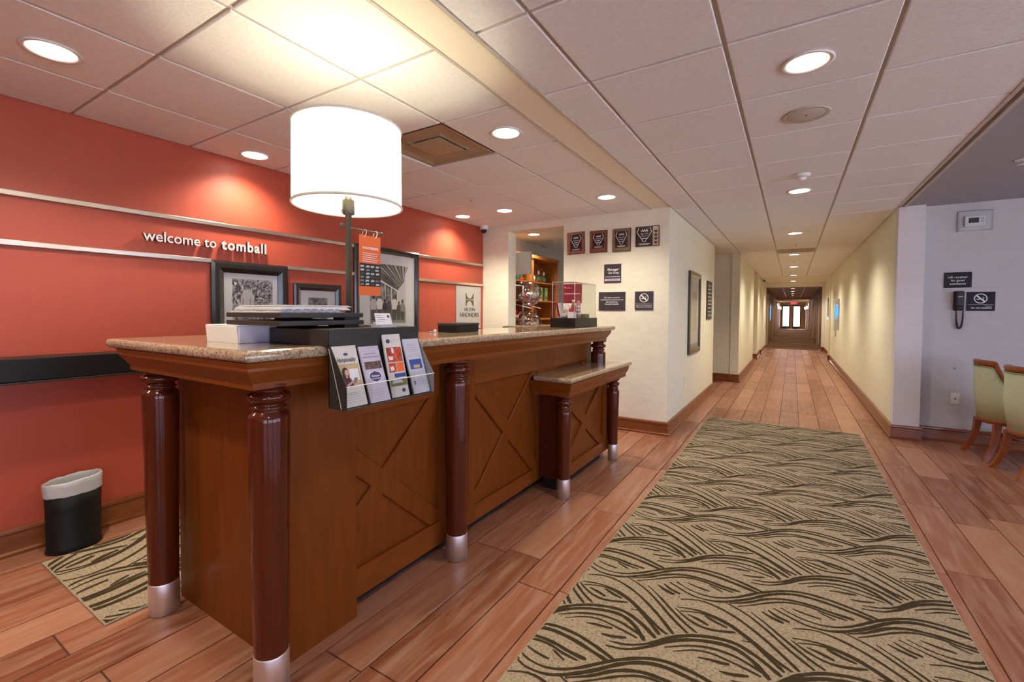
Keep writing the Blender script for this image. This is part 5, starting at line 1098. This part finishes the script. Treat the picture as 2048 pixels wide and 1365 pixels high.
# ---------------------------------------------------------------- rugs
# woven pattern: one repeat of dark strokes (metres on the floor), laid out on its lattice and trimmed to the rug
RUG_STROKES = [(0.0153,[(-0.489,2.286),(-0.432,2.258),(-0.374,2.234),(-0.301,2.237),(-0.237,2.267),(-0.15,2.342),(-0.072,2.429),(-0.008,2.479),(0.063,2.506),(0.157,2.505),(0.252,2.486),(0.335,2.466)]),(0.0135,[(-0.461,2.308),(-0.4,2.277),(-0.335,2.266),(-0.271,2.279),(-0.198,2.329),(-0.106,2.426),(-0.018,2.499),(0.064,2.536),(0.162,2.539),(0.255,2.519),(0.346,2.488)]),(0.0144,[(-0.661,2.218),(-0.588,2.273),(-0.515,2.347),(-0.434,2.391),(-0.34,2.4),(-0.262,2.389),(-0.185,2.385)]),(0.0108,[(-0.629,2.212),(-0.562,2.269),(-0.494,2.33),(-0.422,2.373),(-0.345,2.382),(-0.275,2.368),(-0.212,2.363)]),(0.016,[(-0.591,2.452),(-0.517,2.473),(-0.444,2.535),(-0.373,2.617),(-0.28,2.679),(-0.166,2.709),(-0.085,2.673),(-0.024,2.604)]),(0.0153,[(-0.585,2.482),(-0.519,2.501),(-0.451,2.55),(-0.376,2.64),(-0.284,2.707),(-0.168,2.74),(-0.075,2.708),(0.012,2.644)]),(0.0117,[(-0.851,1.777),(-0.773,1.836),(-0.693,1.871),(-0.611,1.875),(-0.546,1.855),(-0.488,1.834)]),(0.009,[(-0.816,1.772),(-0.751,1.822),(-0.689,1.842),(-0.62,1.836),(-0.562,1.827),(-0.513,1.816)]),(0.0126,[(-0.727,1.792),(-0.69,1.804),(-0.647,1.81),(-0.619,1.818)]),(0.0126,[(-0.648,1.763),(-0.604,1.771),(-0.552,1.795)]),(0.0072,[(-0.68,1.798),(-0.634,1.814)]),(0.0117,[(-0.858,2.131),(-0.786,2.165),(-0.706,2.16),(-0.609,2.116),(-0.51,2.039),(-0.444,1.974),(-0.393,1.919)]),(0.0126,[(-0.858,2.064),(-0.775,2.087),(-0.678,2.077),(-0.592,2.032),(-0.505,1.964),(-0.452,1.923),(-0.415,1.903)]),(0.0126,[(-0.842,2.042),(-0.769,2.073),(-0.693,2.071),(-0.618,2.041),(-0.55,1.99),(-0.495,1.938),(-0.44,1.885)]),(0.0108,[(-0.691,2.22),(-0.595,2.179),(-0.504,2.104),(-0.427,2.026),(-0.344,1.956)]),(0.0108,[(-0.573,2.201),(-0.507,2.146),(-0.43,2.071),(-0.362,2.012),(-0.31,1.978)]),(0.0117,[(-0.864,2.049),(-0.801,2.002),(-0.735,1.982),(-0.675,1.995),(-0.617,2.022)]),(0.0144,[(-0.81,2.035),(-0.768,2.026),(-0.72,2.008)]),(0.0144,[(-0.743,2.066),(-0.692,2.044),(-0.65,2.035)]),(0.0153,[(-0.532,2.231),(-0.495,2.21),(-0.447,2.195)]),(0.0135,[(-0.509,2.259),(-0.471,2.229),(-0.425,2.216)]),(0.0108,[(-0.414,2.328),(-0.365,2.316),(-0.308,2.312)]),(0.009,[(-0.32,2.365),(-0.256,2.337)]),(0.009,[(-0.594,1.983),(-0.563,1.99)])]
LAT1, LAT2 = Vector((0.443, 0.046)), Vector((0.018, 0.742))
def spline(P, step=0.022):
    P = [Vector(p) for p in P]; out = []
    for i in range(len(P) - 1):
        p0, p1, p2, p3 = P[max(i - 1, 0)], P[i], P[i + 1], P[min(i + 2, len(P) - 1)]; n_ = max(1, int((p2 - p1).length / step))
        for k in range(n_):
            t_ = k / n_; out.append(0.5 * ((2 * p1) + (p2 - p0) * t_ + (2 * p0 - 5 * p1 + 4 * p2 - p3) * t_ ** 2 + (3 * p1 - p0 - 3 * p2 + p3) * t_ ** 3))
    out.append(P[-1]); return out
def rug(name, label, cat, x0, x1, y0, y1, turn, sc_=1.0, bold=1.45):
    o = tag(MB().box(x0, x1, y0, y1, .0005, .009, .002, 1).build(name, m_rug), label, cat)
    vs, fs = [], []; rr = random.Random(9); m_ = 0.006
    a0, a1, b0, b1 = x0 + m_, x1 - m_, y0 + m_, y1 - m_
    for si, (wd, P) in enumerate(RUG_STROKES):
        Q = spline(P); n_ = len(Q)
        for i in range(-30, 31):
            for j in range(-14, 15):
                off = LAT1 * i + LAT2 * j; T = []
                for q in Q:
                    p = q + off
                    if turn: p = Vector((x0 + .31 + p.y * sc_, y0 + .02 + p.x * sc_))
                    T.append(p)
                if not any(a0 < p.x < a1 and b0 < p.y < b1 for p in T): continue
                base = len(vs)
                for k, p in enumerate(T):
                    d = (T[min(k + 1, n_ - 1)] - T[max(k - 1, 0)]).normalized(); nn = Vector((-d.y, d.x)); f = k / max(1, n_ - 1)
                    h = wd * sc_ * bold * (0.20 + 0.17 * min(1, f * 3) + 0.09 * f + 0.13 * (rr.random() - .5)) * (1 if k < n_ - 1 else .7)
                    for sg in (-1, 1):
                        c = p + nn * h * sg; vs.append((min(max(c.x, a0), a1), min(max(c.y, b0), b1), .0093 + si * 1.2e-5))
                for k in range(n_ - 1):
                    if a0 < T[k].x < a1 and b0 < T[k].y < b1 or a0 < T[k + 1].x < a1 and b0 < T[k + 1].y < b1: fs.append((base + 2 * k, base + 2 * k + 2, base + 2 * k + 3, base + 2 * k + 1))
    me = bpy.data.meshes.new('woven_pattern'); me.from_pydata(vs, [], fs); me.materials.append(m_pile)
    p = bpy.data.objects.new('woven_pattern', me); C.objects.link(p); p.parent = o; p['kind'] = 'stuff'; return o
rug('runner_rug', 'long beige runner with dark brown interlaced wavy lines down the lobby', 'rug', -.880, .660, -.9, 6.25, False)
rug('floor_mat', 'small beige mat with dark swirling lines at the left end of the desk', 'mat', -3.338, -2.452, .690, 1.60, True, 1.35, 1.7)

# ---------------------------------------------------------------- cafe chairs at the right edge
def chair(label, x, y, rz):
    t = thing('cafe_chair', label, 'chair', (x, y, 0), 'mint barrel chairs at the right edge', rz)
    rad, n_ = .275, 28
    def shell(nm, zlo, zhi, r0, r1, m_, a0=92, a1=268, rlow=0.0):
        b = MB(); rg = []
        for i in range(n_ + 1):
            a = R(a0 + (a1 - a0) * i / n_); q = abs(i / n_ - .5) * 2
            z1 = zhi(q); z0 = zlo(q); k0 = 1 - rlow
            ring = [(r0 * k0 * .96, z0), (r0, (z0 + z1) / 2), (r0, z1 - .012), (r0 - .008, z1), (r1 + .008, z1), (r1, z1 - .012), (r1, (z0 + z1) / 2), (r1 * k0 * .96, z0)]
            sx = 1.0; rg.append([b.bm.verts.new((r_ * math.cos(a) * sx, r_ * math.sin(a) * .98, z)) for r_, z in ring])
        for A, B_ in zip(rg, rg[1:]):
            for k in range(8):
                b.bm.faces.new((A[k], A[(k + 1) % 8], B_[(k + 1) % 8], B_[k])).smooth = True
        b.bm.faces.new(rg[0]); b.bm.faces.new(rg[-1]); b.build(nm, m_, t, local=True)
    top = lambda q: .865 if q < .42 else .865 - .36 * min(1, (q - .42) / .50) ** .85
    shell('back_shell', lambda q: .375, lambda q: top(q) - .004, rad, rad - .05, m_green, rlow=.06)
    shell('top_rail', lambda q: top(q) - .002, lambda q: top(q) + .052 * (1 - .45 * max(0, q - .45) / .55), rad + .006, rad - .045, m_chairw)
    b = MB(); b.tube([(math.cos(R(94 + 172 * i / 30)) * (rad + .004), math.sin(R(94 + 172 * i / 30)) * (rad + .004) * .98, top(abs(i / 30 - .5) * 2) - .004) for i in range(31)], .005, 6).build('piping', mat('mint_piping', (.34, .42, .22), .6), t, local=True)
    MB().lathe(0, 0, [(.225, .385), (.245, .40), (.248, .455), (.22, .475), (.02, .485)], 32).build('seat', m_green, t, local=True)
    MB().lathe(0, 0, [(.240, .335), (.252, .345), (.252, .375), (.24, .384)], 32).build('seat_frame', m_chairw, t, local=True)
    for sx, sy in ((-1, -1), (-1, 1), (1, -1), (1, 1)):
        b = MB(); pts = []; rg = []
        for i in range(7):
            f = i / 6; out = .185 + .015 * f + (.075 * f ** 2.4 if sx < 0 else .02 * f); z = .345 * (1 - f); h = .026 - .008 * f
            c = Vector((sx * out, sy * (.165 + .03 * f ** 2), z)); rg.append([b.bm.verts.new(c + Vector((p * h, q * h * .8, 0))) for p, q in ((-1, -1), (1, -1), (1, 1), (-1, 1))])
        for A, B_ in zip(rg, rg[1:]):
            for k in range(4): b.bm.faces.new((A[k], A[(k + 1) % 4], B_[(k + 1) % 4], B_[k]))
        b.bm.faces.new(rg[0]); b.bm.faces.new(rg[-1]); b.build('leg', m_chairw, t, local=True)
    for sy in (-1, 1): MB().box(-.20, .20, sy * .172 - .009, sy * .172 + .009, .175, .205, .003).build('stretcher', m_chairw, t, local=True)
    MB().box(-.009, .009, -.165, .165, .178, .202, .003).build('stretcher', m_chairw, t, local=True)
    return t
chair('mint barrel chair with a wooden top rail, the farther one against the right wall', 1.765, 5.98, R(8))
chair('mint barrel chair with a wooden top rail, the nearer one cut by the right edge', 1.815, 5.42, R(8))

t = thing('wall_outlet', 'small ivory outlet low on the left corridor wall near the corner', 'outlet', (CL, 5.95, .48)); MB().box(CL + .0005, CL + .007, 5.915, 5.985, .425, .54, .002).build('plate', m_trim, t)
for z in (.46, .505): MB().box(CL + .0072, CL + .009, 5.935, 5.965, z - .014, z + .014, .001, 1).build('socket', m_matb, t)

# print and fine lettering, far too small to take apart piece by piece
for o in bpy.data.objects:
    if o.name.split('.')[0] in ('lettering', 'small_print', 'engraving', 'badge_lettering', 'slot_lettering', 'front_print', 'card_print', 'photo_detail', 'print_detail') and o.parent is not None: o['kind'] = 'stuff'
